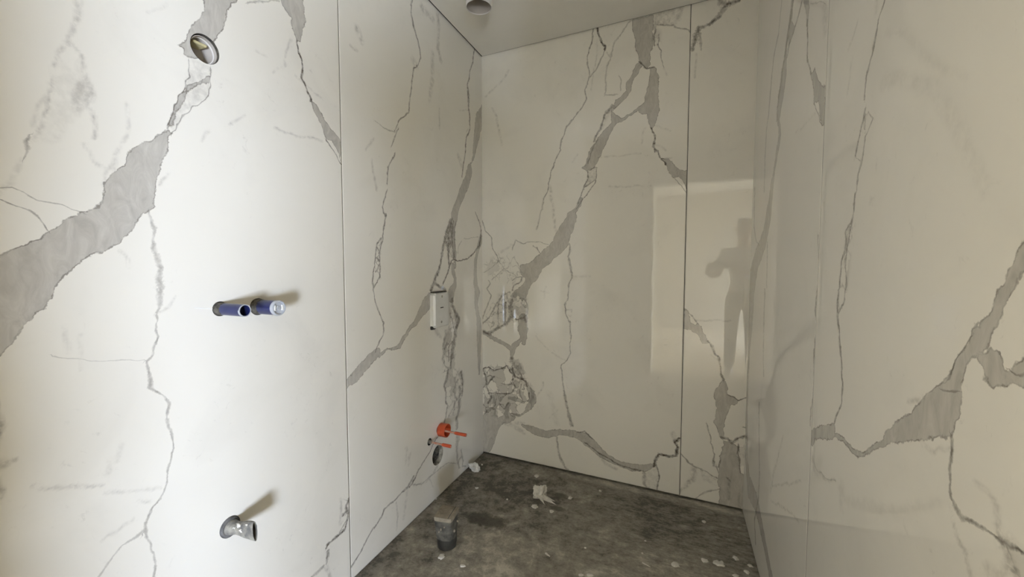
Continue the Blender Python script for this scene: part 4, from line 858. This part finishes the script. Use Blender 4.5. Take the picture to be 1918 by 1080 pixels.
def skin_mesh(name, chains, mat, parent, sub=2):
    """chains: lists of (x, y, z, rx, ry); a point equal to an earlier one is shared, so limbs branch from the trunk"""
    V, R, Ed, key = [], [], [], {}; roots = []
    for ch in chains:
        prev = None
        for i, q in enumerate(ch):
            kk = tuple(round(c, 4) for c in q[:3])
            if kk not in key:
                key[kk] = len(V); V.append(q[:3]); R.append((q[3], q[4] if len(q) > 4 else q[3]))
                if i == 0: roots.append(key[kk])
            if prev is not None: Ed.append((prev, key[kk]))
            prev = key[kk]
    me = bpy.data.meshes.new(name); me.from_pydata(V, Ed, []); me.update()
    o = bpy.data.objects.new(name, me); col.objects.link(o)
    md = o.modifiers.new('Skin', 'SKIN'); md.use_smooth_shade = True
    sv = me.skin_vertices[0].data
    for i, r in enumerate(R): sv[i].radius = r
    for r in roots: sv[r].use_root = True
    sb_ = o.modifiers.new('Subdivision', 'SUBSURF'); sb_.levels = sub; sb_.render_levels = sub
    dg = bpy.context.evaluated_depsgraph_get(); dg.update()
    m2 = bpy.data.meshes.new_from_object(o.evaluated_get(dg)); bpy.data.objects.remove(o)
    m2.name = name; m2.materials.clear()
    return link(name, m2, mat, parent, True)
pr = empty('person', (0, 0, 0)); tag(pr, 'person in pale shirt holding a phone up, mirrored in the polished back wall', 'person')
X, Y = PX, PY
hip = (X, Y, .92, .125, .095)
trunk = [hip, (X, Y, 1.06, .120, .085), (X, Y+.005, 1.22, .135, .092), (X, Y, 1.36, .150, .095), (X, Y-.005, 1.435, .085, .07), (X, Y+.005, 1.50, .052, .055), (X, Y+.02, 1.560, .064, .074), (X, Y+.03, 1.640, .086, .096), (X, Y+.025, 1.705, .078, .086), (X, Y+.02, 1.740, .042, .050)]
ches = trunk[3]
HLx, HLz = -0.035, 1.205                             # hand at the lens end of the phone
HRx, HRz = 0.165, 1.225
armL = [ches, (X-.185, Y+.01, 1.385, .052), (X-.235, Y+.16, 1.20, .043), (X-.270, Y+.30, 1.125, .039), (-.050, -.16, 1.175, .031), (-.040, -.085, 1.205, .027, .030), (-.030, -.040, 1.225, .016, .034)]
armR = [ches, (X+.185, Y+.01, 1.385, .052), (.425, -.545, 1.24, .043), (.335, -.470, 1.125, .038), (.225, -.19, 1.165, .030), (.200, -.090, 1.205, .027, .030), (.180, -.035, 1.225, .016, .034)]
legL = [hip, (X-.09, Y, .84, .088), (X-.10, Y+.01, .50, .058), (X-.105, Y-.01, .30, .055), (X-.11, Y-.015, .09, .038), (X-.112, Y-.03, .045, .036, .034), (X-.118, Y+.09, .035, .040, .026), (X-.120, Y+.16, .028, .034, .018)]
legR = [hip, (X+.09, Y, .84, .088), (X+.10, Y+.01, .50, .058), (X+.105, Y-.01, .30, .055), (X+.11, Y-.015, .09, .038), (X+.112, Y-.03, .045, .036, .034), (X+.118, Y+.09, .035, .040, .026), (X+.120, Y+.16, .028, .034, .018)]
nose = [(X, Y+.095, 1.655, .018), (X, Y+.135, 1.640, .012), (X, Y+.142, 1.625, .010)]
chin = [(X, Y+.06, 1.585, .040), (X, Y+.105, 1.565, .020)]
earL = [(X-.070, Y+.025, 1.66, .013), (X-.088, Y+.018, 1.645, .013), (X-.083, Y+.022, 1.62, .010)]
earR = [(X+.070, Y+.025, 1.66, .013), (X+.088, Y+.018, 1.645, .013), (X+.083, Y+.022, 1.62, .010)]
def fingers(cx, s):
    """four bent fingers round the phone's back edge and a thumb on its near side; s = +1 fingers point to +x"""
    out = []
    for i, (ln, dz) in enumerate(((.030, .030), (.034, .012), (.032, -.006), (.026, -.022))):
        z = 1.232+dz
        out.append([(cx, -.040, z-.004, .0095), (cx-s*.012, -.018, z, .0090), (cx-s*.004, -.003, z+.001, .0085), (cx+s*ln*.5, -.004, z+.002, .0075)])
    out.append([(cx+s*.004, -.060, 1.222, .0115), (cx+s*.020, -.040, 1.238, .0100), (cx+s*.036, -.026, 1.250, .0085)])
    return out
body = skin_mesh('body', [trunk, armL, armR, legL, legR, nose, chin, earL, earR] + fingers(-.030, 1) + fingers(.182, -1), 'skin', pr)
g = .014
shirt = skin_mesh('shirt', [[(q[0], q[1], q[2], q[3]+g, q[4]+g) for q in ([(X, Y, .90, .128, .098)] + trunk[1:4])] + [(X, Y-.005, 1.43, .092, .078), (X, Y, 1.465, .062, .062)],
        [(*ches[:3], ches[3]+g, ches[4]+g), (X-.185, Y+.01, 1.385, .068), (X-.235, Y+.16, 1.20, .058), (X-.262, Y+.265, 1.14, .052)],
        [(*ches[:3], ches[3]+g, ches[4]+g), (X+.185, Y+.01, 1.385, .068), (.425, -.545, 1.24, .056), (.350, -.485, 1.14, .050)]], 'shirt', pr)
trs = skin_mesh('trousers', [[(X, Y, .99, .138, .108), (X, Y, .92, .140, .110)], [(X, Y, .92, .140, .110), (X-.09, Y, .83, .100), (X-.10, Y+.01, .50, .072), (X-.105, Y-.01, .30, .068), (X-.11, Y-.015, .08, .060)],
        [(X, Y, .92, .140, .110), (X+.09, Y, .83, .100), (X+.10, Y+.01, .50, .072), (X+.105, Y-.01, .30, .068), (X+.11, Y-.015, .08, .060)]], 'trousers', pr)
skin_mesh('hair', [[(X, Y-.030, 1.60, .050, .045), (X, Y-.022, 1.655, .088, .062), (X, Y-.002, 1.705, .090, .082), (X, Y+.012, 1.752, .062, .070)], [(X, Y-.002, 1.705, .090, .082), (X, Y+.072, 1.738, .056, .026)]], 'hair', pr)
for s in (-1, 1):
    skin_mesh('shoe', [[(X+s*.112, Y-.055, .042, .042, .040), (X+s*.112, Y-.01, .050, .046, .046), (X+s*.117, Y+.09, .038, .050, .034), (X+s*.120, Y+.175, .028, .040, .024)]], 'shoe', pr)
    bm = bmesh.new(); bmesh.ops.create_uvsphere(bm, u_segments=12, v_segments=8, radius=.012); bmesh.ops.translate(bm, verts=bm.verts, vec=(X+s*.032, Y+.106, 1.668)); bmo('eye', bm, 'eye', pr, True)
    bm = bmesh.new(); add_box(bm, (X+s*.034-.018, Y+.108, 1.686), (X+s*.034+.018, Y+.118, 1.692), .002, 1); bmo('eyebrow', bm, 'hair', pr)
bm = bmesh.new(); add_box(bm, (X-.024, Y+.104, 1.594), (X+.024, Y+.121, 1.602), .003, 2); bmo('mouth', bm, plain('lips', (.34, .15, .12), (.3, .13, .1), 20, .5), pr)
# phone: landscape, its lens just behind the viewpoint
t = empty('phone', (0.07, -0.012, 1.247)); tag(t, 'black mobile phone held sideways by the person mirrored in the wall', 'phone')
t.rotation_euler = (0, 0, YAW*.35)
bm = bmesh.new(); add_box(bm, (-.080, -.008, -.037), (.080, .000, .037), .003, 2); bmo('case', bm, 'phone', t)
bm = bmesh.new(); add_box(bm, (-.076, -.0086, -.034), (.076, -.0078, .034)); bmo('screen', bm, plain('screen_glass', (.05, .05, .055), (.06, .06, .065), 5, .1), t)
for dz in (-.018, .004): lathe('lens', [(0, .008), (.0012, .008), (.0012, .006), (.0006, .0005)], (-.062, 0, dz), (0, 1, 0), 'phone', t, 20)
